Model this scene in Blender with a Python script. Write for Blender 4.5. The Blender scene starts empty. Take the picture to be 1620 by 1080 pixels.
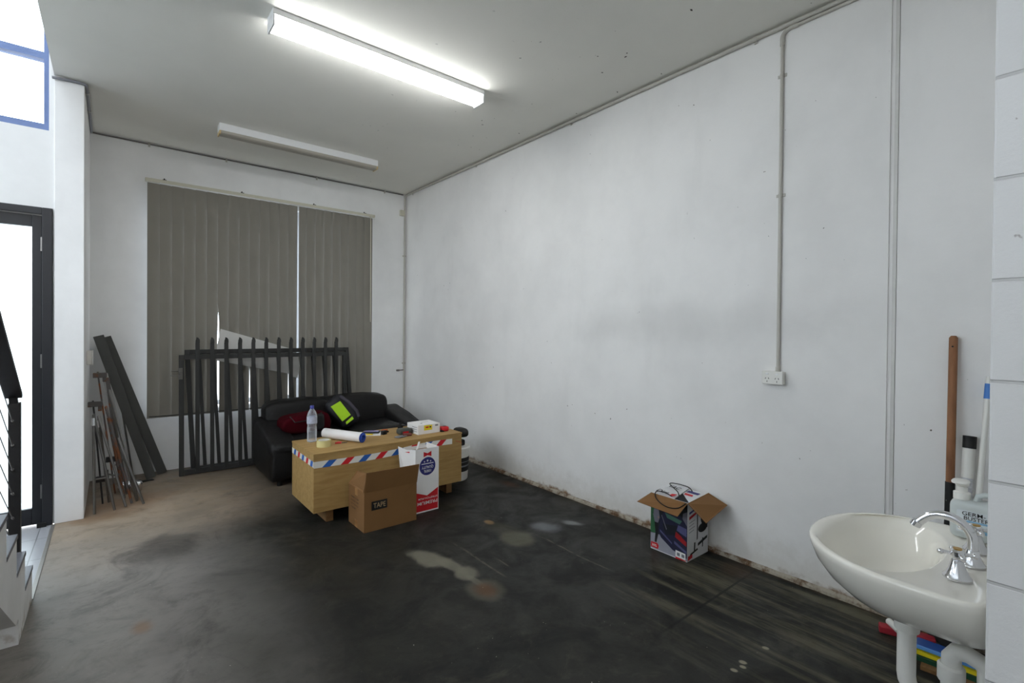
import bpy, bmesh, math, random
from mathutils import Vector, Matrix, noise
from math import sin, cos, pi, radians as R
random.seed(7)
SC = bpy.context.scene
COL = SC.collection

# ------------------------------------------------------------------ camera
cam_d = bpy.data.cameras.new('camera'); cam = bpy.data.objects.new('camera', cam_d); COL.objects.link(cam)
YAW, PIT, ROL, FPX = R(39.335), R(-.492), R(.504), 771.4
f0 = Vector((sin(YAW), cos(YAW), 0)); r0 = Vector((cos(YAW), -sin(YAW), 0)); u0 = Vector((0, 0, 1))
fw = f0*cos(PIT)+u0*sin(PIT); up = -f0*sin(PIT)+u0*cos(PIT)
rt = r0*cos(ROL)+up*sin(ROL); up2 = -r0*sin(ROL)+up*cos(ROL)
M = Matrix((rt, up2, -fw)).transposed().to_4x4(); M.translation = Vector((0, 0, 1.45))
cam.matrix_world = M
cam_d.sensor_width = 36; cam_d.sensor_fit = 'HORIZONTAL'; cam_d.lens = FPX/1620*36
cam_d.shift_y = (529.9-540)/1620; cam_d.clip_start = .02; cam_d.clip_end = 200
SC.camera = cam
# ------------------------------------------------------------------ world and exposure
SKY = 8.0; TUBE = 28.0
w = bpy.data.worlds.new('sky'); SC.world = w; w.use_nodes = True
bg = w.node_tree.nodes['Background']; bg.inputs[0].default_value = (.97, .985, 1, 1); bg.inputs[1].default_value = SKY
SC.view_settings.view_transform = 'Standard'; SC.view_settings.look = 'None'
SC.view_settings.exposure = -0.42; SC.view_settings.gamma = 1; SC.view_settings.use_curve_mapping = False
try:
    SC.cycles.max_bounces = 12; SC.cycles.diffuse_bounces = 8; SC.cycles.transparent_max_bounces = 16
    SC.cycles.caustics_reflective = False; SC.cycles.caustics_refractive = False
    SC.cycles.sample_clamp_indirect = 6
except Exception: pass

# ------------------------------------------------------------------ room numbers
XR, YB, H = 3.086, 6.057, 3.286      # right wall, back wall, ceiling
YE = 4.89; XL = -.33; XP = -.165     # entry wall, slab edge, pillar inner face

# ------------------------------------------------------------------ materials
MC = {}
def srgb(r, g, b):
    f = lambda c: (c/255/12.92) if c/255 <= .04045 else ((c/255+.055)/1.055)**2.4
    return (f(r), f(g), f(b), 1)
def mat(name, col, rough=.6, metal=0, var=.06, scale=30, bump=0, bscale=120, spec=.5, trans=0, emit=None, alpha=1, coat=0, ior=1.45):
    if name in MC: return MC[name]
    m = bpy.data.materials.new(name); m.use_nodes = True; nt = m.node_tree; b = nt.nodes['Principled BSDF']
    if len(col) == 3: col = (*col, 1)
    b.inputs['Roughness'].default_value = rough; b.inputs['Metallic'].default_value = metal
    b.inputs['Specular IOR Level'].default_value = spec; b.inputs['IOR'].default_value = ior
    b.inputs['Transmission Weight'].default_value = trans; b.inputs['Coat Weight'].default_value = coat
    tc = nt.nodes.new('ShaderNodeTexCoord')
    if var:
        n = nt.nodes.new('ShaderNodeTexNoise'); n.inputs['Scale'].default_value = scale; n.inputs['Detail'].default_value = 5
        nt.links.new(tc.outputs['Object'], n.inputs['Vector'])
        r = nt.nodes.new('ShaderNodeMix'); r.data_type = 'RGBA'
        r.inputs[6].default_value = tuple(c*(1-var*1.6) for c in col[:3])+(1,); r.inputs[7].default_value = tuple(min(1, c*(1+var*1.6)) for c in col[:3])+(1,)
        nt.links.new(n.outputs['Fac'], r.inputs[0]); nt.links.new(r.outputs[2], b.inputs['Base Color'])
    else: b.inputs['Base Color'].default_value = col
    if bump:
        n2 = nt.nodes.new('ShaderNodeTexNoise'); n2.inputs['Scale'].default_value = bscale; n2.inputs['Detail'].default_value = 4
        nt.links.new(tc.outputs['Object'], n2.inputs['Vector'])
        bp = nt.nodes.new('ShaderNodeBump'); bp.inputs['Strength'].default_value = bump; bp.inputs['Distance'].default_value = .01
        nt.links.new(n2.outputs['Fac'], bp.inputs['Height']); nt.links.new(bp.outputs['Normal'], b.inputs['Normal'])
    if emit:
        b.inputs['Emission Color'].default_value = (*emit[0], 1); b.inputs['Emission Strength'].default_value = emit[1]
    MC[name] = m; return m

class NT:
    """small node writer for the room surfaces"""
    def __init__(s, name, rough=.7, spec=.4):
        s.m = bpy.data.materials.new(name); s.m.use_nodes = True; s.t = s.m.node_tree; s.b = s.t.nodes['Principled BSDF']
        s.b.inputs['Roughness'].default_value = rough; s.b.inputs['Specular IOR Level'].default_value = spec
        g = s.t.nodes.new('ShaderNodeNewGeometry'); s.pos = g.outputs['Position']
        sp = s.t.nodes.new('ShaderNodeSeparateXYZ'); s.t.links.new(s.pos, sp.inputs[0]); s.x, s.y, s.z = sp.outputs
        MC[name] = s.m
    def ln(s, a, i):
        if hasattr(a, 'is_output') or isinstance(a, bpy.types.NodeSocket): s.t.links.new(a, i)
        else: i.default_value = a
    def math(s, op, a, b=0.0, c=None, clamp=False):
        n = s.t.nodes.new('ShaderNodeMath'); n.operation = op; n.use_clamp = clamp
        s.ln(a, n.inputs[0]); s.ln(b, n.inputs[1])
        if c is not None: s.ln(c, n.inputs[2])
        return n.outputs[0]
    def vec(s, x, y, z=0.0):
        n = s.t.nodes.new('ShaderNodeCombineXYZ'); s.ln(x, n.inputs[0]); s.ln(y, n.inputs[1]); s.ln(z, n.inputs[2]); return n.outputs[0]
    def scl(s, v, sx, sy, sz):
        n = s.t.nodes.new('ShaderNodeVectorMath'); n.operation = 'MULTIPLY'; s.ln(v, n.inputs[0]); n.inputs[1].default_value = (sx, sy, sz); return n.outputs[0]
    def noise(s, scale, detail=5, rough=.55, v=None, dist=0):
        n = s.t.nodes.new('ShaderNodeTexNoise'); n.inputs['Scale'].default_value = scale; n.inputs['Detail'].default_value = detail
        n.inputs['Roughness'].default_value = rough; n.inputs['Distortion'].default_value = dist
        s.ln(v if v is not None else s.pos, n.inputs['Vector']); return n.outputs['Fac']
    def ramp(s, f, lo, hi, a=0.0, b=1.0):
        n = s.t.nodes.new('ShaderNodeMapRange'); n.interpolation_type = 'SMOOTHSTEP'
        s.ln(f, n.inputs[0]); n.inputs[1].default_value = lo; n.inputs[2].default_value = hi; n.inputs[3].default_value = a; n.inputs[4].default_value = b
        return n.outputs[0]
    def mix(s, f, a, b):
        n = s.t.nodes.new('ShaderNodeMix'); n.data_type = 'RGBA'; s.ln(f, n.inputs[0])
        for q, i in ((a, 6), (b, 7)):
            if isinstance(q, (tuple, list)): q = tuple(q) if len(q) == 4 else (*q, 1)
            s.ln(q, n.inputs[i])
        return n.outputs[2]
    def blob(s, cx, cy, rx, ry, rot=0, px=None, py=None, soft=.35, wob=.35, wscale=7, w=None):
        """mask of a wobbly ellipse lying in the plane px, py"""
        px = px if px is not None else s.x; py = py if py is not None else s.y
        dx = s.math('SUBTRACT', px, cx); dy = s.math('SUBTRACT', py, cy)
        c, sn = cos(rot), sin(rot)
        u = s.math('ADD', s.math('MULTIPLY', dx, c/rx), s.math('MULTIPLY', dy, sn/rx))
        v = s.math('ADD', s.math('MULTIPLY', dx, -sn/ry), s.math('MULTIPLY', dy, c/ry))
        d = s.math('SQRT', s.math('ADD', s.math('MULTIPLY', u, u), s.math('MULTIPLY', v, v)))
        nz = w if w is not None else s.noise(wscale, 5)
        d = s.math('ADD', d, s.math('MULTIPLY', s.math('SUBTRACT', nz, .5), wob*4))
        return s.ramp(d, 1-soft, 1+soft, 1, 0)
    def color(s, c): s.ln(c, s.b.inputs['Base Color'])
    def bump(s, h, st=.3, d=.01):
        n = s.t.nodes.new('ShaderNodeBump'); n.inputs['Strength'].default_value = st; n.inputs['Distance'].default_value = d
        s.ln(h, n.inputs['Height']); s.t.links.new(n.outputs[0], s.b.inputs['Normal'])

def make_floor():
    n = NT('concrete_floor', .55, .22)
    nb = n.noise(1.1, 6, .6); nf = n.noise(9, 8, .7); nm = n.noise(3.3, 7, .65, dist=.6)
    base = n.mix(n.ramp(nb, .3, .7), srgb(27, 27, 25), srgb(40, 39, 34))
    base = n.mix(n.math('MULTIPLY', n.ramp(nm, .42, .68), .75), base, srgb(20, 20, 19))
    base = n.mix(n.math('MULTIPLY', n.ramp(nf, .5, .75), .3), base, srgb(70, 66, 58))
    # worn area near the entry, paled to paint in the door light
    lit_wear = n.blob(-.15, 3.5, .60, 2.4, .0, soft=.9, wob=.2, w=nb)
    lit_wear2 = n.blob(.1, 5.1, 1.0, .85, 0, soft=.8, wob=.25, w=nb)
    base = n.mix(n.math('MULTIPLY', n.math('MULTIPLY', lit_wear, n.ramp(nm, .25, .65, .7, 1)), .85), base, srgb(150, 144, 138))
    base = n.mix(n.math('MULTIPLY', n.math('MULTIPLY', lit_wear2, n.ramp(nm, .25, .6, .7, 1)), .8), base, srgb(176, 156, 134))
    dk = n.blob(.28, 3.95, .22, .20, soft=.35, wscale=5); base = n.mix(n.math('MULTIPLY', dk, .6), base, srgb(58, 56, 54))
    # trowel bands running along the room near the right wall
    bv = n.scl(n.pos, 9, .8, 1); bands = n.noise(1.0, 5, .7, v=bv)
    bm_ = n.math('MULTIPLY', n.ramp(n.x, 1.9, 2.4), n.ramp(n.y, 1.9, 1.6))
    base = n.mix(n.math('MULTIPLY', n.math('MULTIPLY', n.ramp(bands, .46, .62), bm_), .75), base, srgb(96, 92, 74))
    base = n.mix(n.math('MULTIPLY', n.math('MULTIPLY', n.ramp(bands, .5, .36), bm_), .5), base, srgb(28, 28, 26))
    # dark grain everywhere
    gv = n.scl(n.pos, 3, 4, 1); g = n.noise(3.0, 9, .78, v=gv)
    base = n.mix(n.math('MULTIPLY', n.ramp(g, .48, .66), .2), base, srgb(20, 20, 19))
    mo = n.noise(2.1, 8, .72, dist=1.2)
    base = n.mix(n.math('MULTIPLY', n.ramp(mo, .50, .68), .42), base, srgb(34, 33, 31)); base = n.mix(n.math('MULTIPLY', n.ramp(mo, .44, .30), .28), base, srgb(92, 88, 78))
    W = n.noise(7, 5)
    def spot(cx, cy, rx, ry, rot, col, k, soft=.3, wob=.3):
        nonlocal base
        base = n.mix(n.math('MULTIPLY', n.blob(cx, cy, rx, ry, rot, soft=soft, wob=wob, w=W), k), base, col)
    white = srgb(112, 108, 94)
    spot(1.56, 2.71, .085, .15, .3, white, .8); spot(1.62, 2.55, .045, .13, .1, white, .7)
    spot(1.64, 2.41, .07, .085, 0, white, .75); spot(1.63, 2.30, .025, .09, 0, white, .6)
    spot(1.62, 2.19, .10, .12, 0, srgb(84, 80, 68), .65, .25, .15); spot(1.62, 2.19, .055, .07, 0, srgb(84, 56, 34), .75, .5)
    spot(2.19, 2.60, .115, .12, 0, srgb(92, 90, 72), .62, .3, .22); spot(2.21, 2.95, .03, .045, 0, srgb(140, 110, 70), .8, .4, .1)
    spot(2.21, 2.78, .08, .16, 0, srgb(64, 62, 48), .45, .6)
    spot(2.49, 2.62, .075, .11, .4, srgb(116, 118, 122), .65, .45); spot(2.695, 2.55, .035, .07, .5, srgb(136, 138, 138), .7, .5)
    spot(2.62, 2.72, .10, .12, 0, srgb(60, 62, 60), .5, .7)
    spot(2.91, 3.58, .05, .11, 0, srgb(72, 46, 28), .6, .7)
    spot(.11, 2.94, .035, .055, 0, srgb(126, 92, 62), .55, .7); spot(.55, 5.4, .35, .2, 0, srgb(126, 110, 90), .4, .8)
    # rusty dirt by the pillar
    spot(-.06, 4.85, .2, .10, 0, srgb(128, 98, 70), .55, .7); spot(.1, 5.1, .3, .18, .4, srgb(138, 104, 74), .5, .7)
    flk = srgb(150, 144, 124)
    for fx, fy, fr in ((2.33, .98, .011), (2.15, 1.0, .012), (2.12, .985, .010), (2.07, 1.0, .011), (2.21, .62, .012)): spot(fx, fy, fr, fr*1.3, .4, flk, .9, .3, .2)
    # flakes of old paint
    sp = n.noise(70, 2, .5); far = n.noise(2.4, 3); base = n.mix(n.math('MULTIPLY', n.ramp(sp, .745, .77), n.ramp(far, .5, .62)), base, srgb(190, 184, 170))
    # scratches along the room
    for x0, ya, yb, wd in ((2.34, 1.85, 2.6, .006), (1.80, 2.2, 2.85, .007), (1.90, 2.25, 2.5, .005)):
        d = n.math('ABSOLUTE', n.math('ADD', n.math('SUBTRACT', n.x, x0), n.math('MULTIPLY', n.math('SUBTRACT', n.noise(3, 3), .5), .05)))
        k = n.math('MULTIPLY', n.ramp(d, wd*.5, wd*1.6, 1, 0), n.math('MULTIPLY', n.ramp(n.y, ya, ya+.1), n.ramp(n.y, yb, yb-.1)))
        base = n.mix(n.math('MULTIPLY', n.math('MULTIPLY', k, n.ramp(nf, .4, .55)), .6), base, srgb(96, 92, 78))
    # saw-cut joints
    jd = n.math('ABSOLUTE', n.math('SUBTRACT', n.y, 1.345))
    j = n.math('MULTIPLY', n.ramp(jd, .005, .009, 1, 0), n.ramp(n.x, 1.9, 2.3))
    base = n.mix(n.math('MULTIPLY', j, .85), base, srgb(14, 14, 13))
    base = n.mix(n.math('MULTIPLY', n.math('MULTIPLY', n.blob(2.95, 1.42, .1, .09, soft=.6, w=W), 1), .5), base, srgb(70, 52, 36))
    # dirt along the right wall
    ed = n.ramp(n.math('ADD', n.x, n.math('MULTIPLY', n.math('SUBTRACT', nf, .5), .05)), XR-.05, XR-.02)
    base = n.mix(n.math('MULTIPLY', ed, .6), base, srgb(66, 54, 40))
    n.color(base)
    n.ln(n.ramp(nm, .3, .7, .38, .62), n.b.inputs['Roughness'])
    n.bump(n.noise(26, 8, .7), .12, .008)
    return n.m

def make_wall(name, col, dirty=True):
    n = NT(name, .62, .3)
    nb = n.noise(1.2, 5, .6); nf = n.noise(14, 6, .7); vz = n.scl(n.pos, 1.6, 1.6, .35); ns = n.noise(2.2, 4, .6, v=vz)
    c = n.mix(n.ramp(nb, .3, .7), tuple(k*.93 for k in col[:3]), tuple(min(1, k*1.04) for k in col[:3]))
    c = n.mix(n.math('MULTIPLY', n.ramp(ns, .55, .75), .2), c, tuple(k*.82 for k in col[:3]))
    if dirty:
        lo = n.ramp(n.math('ADD', n.z, n.math('MULTIPLY', n.math('SUBTRACT', nf, .5), .3)), .02, .28, 1, 0)
        c = n.mix(n.math('MULTIPLY', lo, .35), c, srgb(176, 166, 148))
        lo = n.ramp(n.math('ADD', n.z, n.math('MULTIPLY', n.math('SUBTRACT', nf, .5), .10)), .02, .06, 1, 0)
        c = n.mix(n.math('MULTIPLY', lo, n.ramp(n.noise(5, 4), .4, .6)), c, srgb(128, 100, 74))
        # scuff clouds and small marks
        sc_ = n.blob(2.0, 1.5, .8, .12, px=n.y, py=n.z, soft=.9, wob=.5, wscale=3)
        c = n.mix(n.math('MULTIPLY', sc_, .16), c, srgb(120, 118, 116))
        dots = n.noise(38, 2, .4); c = n.mix(n.math('MULTIPLY', n.ramp(dots, .775, .79), n.ramp(n.noise(1.7, 2), .45, .6)), c, srgb(96, 88, 80))
    n.color(c); n.bump(n.noise(34, 8, .7), .16, .006); return n.m

def make_block():
    n = NT('painted_blockwork', .7, .3)
    br = n.t.nodes.new('ShaderNodeTexBrick'); v = n.vec(n.math('ADD', n.math('ADD', n.y, n.x), .06), n.math('SUBTRACT', n.z, .158))
    n.t.links.new(v, br.inputs['Vector']); br.inputs['Scale'].default_value = 1; br.inputs['Brick Width'].default_value = .4
    br.inputs['Row Height'].default_value = .2; br.inputs['Mortar Size'].default_value = .0045; br.inputs['Mortar Smooth'].default_value = .5
    br.inputs['Color1'].default_value = (.74, .735, .73, 1); br.inputs['Color2'].default_value = (.70, .695, .69, 1); br.inputs['Mortar'].default_value = (.56, .555, .55, 1)
    c = n.mix(n.math('MULTIPLY', n.ramp(n.noise(22, 3), .72, .76), .8), br.outputs['Color'], srgb(96, 76, 64))
    n.color(c)
    h = n.math('SUBTRACT', n.math('MULTIPLY', n.noise(60, 8, .75), .35), br.outputs['Fac']); n.bump(h, .55, .006); return n.m

def make_ceiling():
    n = NT('ceiling_paint', .8, .2); c0 = srgb(238, 236, 228)
    c = n.mix(n.ramp(n.noise(.9, 4), .35, .65), tuple(k*.95 for k in c0[:3]), c0)
    c = n.mix(n.math('MULTIPLY', n.ramp(n.noise(26, 2, .4), .765, .785), n.ramp(n.x, 1.2, 2.6)), c, srgb(70, 66, 58))
    n.color(c); n.bump(n.noise(160, 4, .8), .5, .004); return n.m

def make_wood(name, a, b, sc=1.0, vert=False):
    n = NT(name, .6, .3)
    t = n.t.nodes.new('ShaderNodeTexCoord')
    v = n.scl(t.outputs['Object'], *( (14, 14, 1.6) if vert else (1.6, 14, 14) ))
    g = n.noise(2.0*sc, 6, .65, v=v, dist=.4); g2 = n.noise(3, 3)
    c = n.mix(n.ramp(g, .3, .72), a, b); c = n.mix(n.math('MULTIPLY', n.ramp(g2, .4, .7), .25), c, tuple(k*.8 for k in b[:3])+(1,))
    n.color(c); n.bump(g, .1, .004); return n.m

def make_glass(name, tint, frost):
    m = bpy.data.materials.new(name); m.use_nodes = True; t = m.node_tree; t.nodes.clear()
    o = t.nodes.new('ShaderNodeOutputMaterial'); tr = t.nodes.new('ShaderNodeBsdfTransparent'); tr.inputs[0].default_value = (*tint, 1)
    tl = t.nodes.new('ShaderNodeBsdfTranslucent'); tl.inputs[0].default_value = (*tint, 1)
    gl = t.nodes.new('ShaderNodeBsdfGlossy'); gl.inputs['Roughness'].default_value = .05
    a = t.nodes.new('ShaderNodeMixShader'); a.inputs[0].default_value = frost
    t.links.new(tr.outputs[0], a.inputs[1]); t.links.new(tl.outputs[0], a.inputs[2])
    fr = t.nodes.new('ShaderNodeFresnel'); b = t.nodes.new('ShaderNodeMixShader')
    n = t.nodes.new('ShaderNodeTexNoise'); n.inputs['Scale'].default_value = 3
    mm = t.nodes.new('ShaderNodeMath'); mm.operation = 'MULTIPLY'; t.links.new(fr.outputs[0], mm.inputs[0]); t.links.new(n.outputs[0], mm.inputs[1])
    t.links.new(mm.outputs[0], b.inputs[0]); t.links.new(a.outputs[0], b.inputs[1]); t.links.new(gl.outputs[0], b.inputs[2])
    t.links.new(b.outputs[0], o.inputs[0]); MC[name] = m; return m

WHITE = (.80, .785, .768)
m_floor = make_floor(); m_wall = make_wall('painted_panel_wall', WHITE); m_wall2 = make_wall('painted_wall', (.84, .835, .825), False)
m_block = make_block(); m_ceil = make_ceiling()
m_glass = make_glass('window_glass', (.93, .97, 1), 0.0); m_frost = make_glass('frosted_glass', (.9, .97, 1), .5)
m_roofl = make_glass('rooflight_sheet', (.9, .95, 1), .8)
m_crate = make_wood('plywood', srgb(172, 140, 88), srgb(150, 118, 70))
m_timber = make_wood('timber', srgb(130, 98, 62), srgb(104, 74, 46))
m_handle = make_wood('varnished_handle', srgb(150, 104, 72), srgb(118, 78, 52), 1, True)
m_pvc = mat('conduit_plastic', srgb(188, 184, 176), .45, var=.03)
m_pvcw = mat('white_plastic', srgb(226, 224, 218), .35, var=.02)
m_black = mat('black_frame', srgb(30, 31, 36), .4, var=.08)
m_steel = mat('grey_painted_steel', srgb(70, 70, 67), .5, var=.08)
m_gate = mat('charcoal_painted_steel', srgb(46, 46, 45), .5, var=.08)
m_chrome = mat('chrome', (.78, .78, .8), .12, 1, var=0)
m_tube = mat('dull_steel_tube', (.20, .19, .18), .36, .9, var=.15, scale=14)
_n = NT('rusty_steel', .7, .4); _n.color(_n.mix(_n.ramp(_n.noise(9, 6, .7), .47, .58), (.13, .12, .115), srgb(128, 80, 52))); _n.b.inputs['Metallic'].default_value = .4; m_rust = _n.m
m_dkmetal = mat('dark_metal', srgb(52, 50, 50), .5, .5, var=.15)
m_leather = mat('black_leather', (.008, .0075, .0075), .48, var=.2, scale=6, bump=.35, bscale=70, spec=.3)
m_card = mat('brown_cardboard', srgb(124, 88, 50), .85, var=.05, scale=7)
m_cardi = mat('cardboard_inside', srgb(112, 80, 46), .9, var=.05, scale=7)
m_cer = mat('white_ceramic', srgb(236, 232, 222), .12, var=0.01, scale=2, spec=.6, coat=.3)
m_blind = mat('blind_fabric', srgb(138, 133, 124), .85, var=.05, scale=5, bump=.15, bscale=260)
m_headrail = mat('cream_headrail', srgb(206, 202, 184), .5, var=.03)
m_white = mat('white_card', srgb(232, 230, 228), .6, var=.015)
m_red = mat('red_print', srgb(196, 28, 36), .55, var=.05); m_blue = mat('blue_print', srgb(38, 92, 168), .55, var=.05)
m_navy = mat('navy_print', srgb(40, 40, 108), .55, var=.05); m_ink = mat('black_ink', srgb(15, 15, 15), .6, var=.05)
m_grey = mat('grey_print', srgb(120, 122, 126), .6, var=.05)
m_tapew = mat('white_tape', srgb(222, 220, 212), .35, var=.03)
m_yel = mat('yellow_print', srgb(228, 204, 30), .5, var=.05)
m_lamp = mat('glowing_diffuser', (.9, .9, .9), .4, var=0, emit=((.97, .995, 1), TUBE))
m_dead = mat('grey_diffuser', srgb(168, 162, 150), .35, var=.02)
m_cap = mat('yellowed_plastic', srgb(202, 178, 128), .5, var=.05)
m_lbody = mat('white_enamel', srgb(228, 228, 228), .4, var=.01)

# ------------------------------------------------------------------ mesh helpers
def rotm(rx=0, ry=0, rz=0): return Matrix.Rotation(rz, 3, 'Z') @ Matrix.Rotation(ry, 3, 'Y') @ Matrix.Rotation(rx, 3, 'X')
def quad(bm, pts, mi=0):
    f = bm.faces.new([bm.verts.new(p) for p in pts]); f.material_index = mi; return f
def box(bm, x0, x1, y0, y1, z0, z1, mi=0):
    v = [bm.verts.new((x, y, z)) for x in (x0, x1) for y in (y0, y1) for z in (z0, z1)]
    for a in ((0, 1, 3, 2), (4, 6, 7, 5), (0, 4, 5, 1), (2, 3, 7, 6), (0, 2, 6, 4), (1, 5, 7, 3)):
        bm.faces.new([v[i] for i in a]).material_index = mi
    return v
def obox(bm, c, s, m=None, mi=0):
    v = box(bm, -s[0]/2, s[0]/2, -s[1]/2, s[1]/2, -s[2]/2, s[2]/2, mi)
    for q in v: q.co = (m @ q.co if m else q.co)+Vector(c)
    return v
def basis(d):
    d = Vector(d).normalized(); a = Vector((0, 0, 1)) if abs(d.z) < .95 else Vector((0, 1, 0))
    x = d.cross(a).normalized(); return x, d.cross(x).normalized(), d
def bar(bm, p0, p1, w, h, side=None, mi=0):
    """rectangular bar from p0 to p1"""
    p0, p1 = Vector(p0), Vector(p1); d = (p1-p0).normalized()
    s = Vector(side) if side else basis(d)[0]; s = (s-d*s.dot(d)).normalized(); t = d.cross(s)
    v = [bm.verts.new(p+s*a*w/2+t*b*h/2) for p in (p0, p1) for a, b in ((-1, -1), (1, -1), (1, 1), (-1, 1))]
    for a in ((0, 3, 2, 1), (4, 5, 6, 7), (0, 1, 5, 4), (1, 2, 6, 5), (2, 3, 7, 6), (3, 0, 4, 7)):
        bm.faces.new([v[i] for i in a]).material_index = mi
def tube(bm, pts, r, n=10, mi=0, cap=True, closed=False):
    pts = [Vector(p) for p in pts]; rs = r if isinstance(r, (list, tuple)) else [r]*len(pts); rings = []
    x = None
    for i, p in enumerate(pts):
        a = pts[i-1] if i or closed else pts[i]; b = pts[(i+1) % len(pts)] if i < len(pts)-1 or closed else pts[i]
        d = (b-a).normalized()
        if x is None: x = basis(d)[0]
        x = (x-d*x.dot(d)); x = x.normalized() if x.length > 1e-6 else basis(d)[0]; y = d.cross(x)
        rings.append([bm.verts.new(p+(x*cos(t)+y*sin(t))*rs[i]) for t in (2*pi*k/n for k in range(n))])
    for i in range(len(rings)-(0 if closed else 1)):
        A, B = rings[i], rings[(i+1) % len(rings)]
        for k in range(n): bm.faces.new([A[k], A[(k+1) % n], B[(k+1) % n], B[k]]).material_index = mi
    if cap and not closed:
        bm.faces.new(rings[0][::-1]).material_index = mi; bm.faces.new(rings[-1]).material_index = mi
def curve(pts, n=6):
    """smooth curve through the points"""
    P = [Vector(p) for p in pts]; P = [P[0]*2-P[1]]+P+[P[-1]*2-P[-2]]; out = []
    for i in range(1, len(P)-2):
        for k in range(n):
            t = k/n; a, b_, c, d = P[i-1:i+3]
            out.append(.5*((2*b_)+(c-a)*t+(2*a-5*b_+4*c-d)*t*t+(3*b_-a-3*c+d)*t**3))
    return out+[P[-2]]
def lathe(bm, prof, c, n=24, axis=None, mi=0, cap=True):
    """prof = [(radius, height)...] turned about axis through c"""
    ax = Vector(axis or (0, 0, 1)).normalized(); x, y, _ = basis(ax); c = Vector(c); rings = []
    for r, h in prof:
        rings.append([bm.verts.new(c+ax*h+(x*cos(t)+y*sin(t))*max(r, 1e-5)) for t in (2*pi*k/n for k in range(n))])
    for A, B in zip(rings, rings[1:]):
        for k in range(n): bm.faces.new([A[k], A[(k+1) % n], B[(k+1) % n], B[k]]).material_index = mi
    if cap:
        bm.faces.new(rings[0][::-1]).material_index = mi; bm.faces.new(rings[-1]).material_index = mi
def plate(bm, pts, t, mi=0):
    """flat polygon pts given thickness t along its normal"""
    pts = [Vector(p) for p in pts]; nrm = Vector((0, 0, 0))
    for i in range(len(pts)): nrm += pts[i].cross(pts[(i+1) % len(pts)])
    nrm.normalize()
    a = [bm.verts.new(p) for p in pts]; b = [bm.verts.new(p+nrm*t) for p in pts]
    bm.faces.new(a[::-1]).material_index = mi; bm.faces.new(b).material_index = mi
    for i in range(len(pts)):
        j = (i+1) % len(pts); bm.faces.new([a[i], a[j], b[j], b[i]]).material_index = mi
def pad(bm, c, h, e=.35, e2=None, nu=28, nv=16, fn=None, m=None, mi=0):
    """soft rounded box (superellipsoid) with half sizes h"""
    e2 = e2 or e; sg = lambda v, p: math.copysign(abs(v)**p, v); rings = []
    for j in range(nv+1):
        ph = -pi/2+pi*j/nv; ring = []
        for i in range(nu):
            th = 2*pi*i/nu
            p = Vector((h[0]*sg(cos(ph), e2)*sg(cos(th), e), h[1]*sg(cos(ph), e2)*sg(sin(th), e), h[2]*sg(sin(ph), e2)))
            if fn: p = fn(p)
            if m: p = m @ p
            ring.append(bm.verts.new(p+Vector(c)))
        rings.append(ring)
    for A, B in zip(rings, rings[1:]):
        for k in range(nu): bm.faces.new([A[k], A[(k+1) % nu], B[(k+1) % nu], B[k]]).material_index = mi
    bmesh.ops.remove_doubles(bm, verts=[v for r in (rings[0], rings[-1]) for v in r], dist=1e-5)
def worldloc(o):
    v = Vector((0, 0, 0))
    while o: v += o.location; o = o.parent
    return v
def obj(name, bm, mats, parent=None, loc=None, smooth=False, bevel=0, auto=None):
    """link bm (built in world coordinates) as one object, its origin at loc or the parent's"""
    me = bpy.data.meshes.new(name); o = bpy.data.objects.new(name, me)
    org = worldloc(parent) if parent else Vector(loc or (0, 0, 0))
    for v in bm.verts: v.co -= org
    bmesh.ops.recalc_face_normals(bm, faces=bm.faces)
    if smooth:
        for f in bm.faces: f.smooth = True
    bm.to_mesh(me); bm.free()
    for k in (mats if isinstance(mats, (list, tuple)) else [mats]): me.materials.append(k)
    if smooth:
        try: me.set_sharp_from_angle(angle=R(auto or 38))
        except Exception: pass
    COL.objects.link(o)
    if parent: o.parent = parent
    else: o.location = org
    if bevel:
        b = o.modifiers.new('bevel', 'BEVEL'); b.width = bevel; b.segments = 2; b.limit_method = 'ANGLE'
    return o
def tag(o, label, cat, group=None):
    o['label'] = label; o['category'] = cat
    if group: o['group'] = group
    return o
def thing(name, label, cat, loc, group=None):
    o = bpy.data.objects.new(name, None); COL.objects.link(o); o.location = loc; o.empty_display_size = .1
    return tag(o, label, cat, group)
def struct(name, bm, m, parent=None, **k):
    o = obj(name, bm, m, parent, **k)
    if not parent: o['kind'] = 'structure'
    return o
def B(): return bmesh.new()
def text_mesh(bm, s, org, right, upv, width, height, mi=0, thick=.0006, bold=.008):
    """lettering: s fills width x height, lower left corner at org, reading along right"""
    cu = bpy.data.curves.new('lettering', 'FONT'); cu.body = s; cu.resolution_u = 3; cu.offset = bold
    o = bpy.data.objects.new('lettering', cu); COL.objects.link(o); bpy.context.view_layer.update()
    me = bpy.data.meshes.new_from_object(o.evaluated_get(bpy.context.evaluated_depsgraph_get()))
    xs = [v.co.x for v in me.vertices]; ys = [v.co.y for v in me.vertices]
    x0, x1, y0, y1 = min(xs), max(xs), min(ys), max(ys); r = Vector(right).normalized(); u = Vector(upv).normalized(); nn = r.cross(u)
    vs = [bm.verts.new(Vector(org)+r*((v.co.x-x0)/(x1-x0)*width)+u*((v.co.y-y0)/(y1-y0)*height)+nn*thick) for v in me.vertices]
    for p in me.polygons:
        try: bm.faces.new([vs[i] for i in p.vertices]).material_index = mi
        except ValueError: pass
    bpy.data.objects.remove(o); bpy.data.curves.remove(cu); bpy.data.meshes.remove(me)
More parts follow.
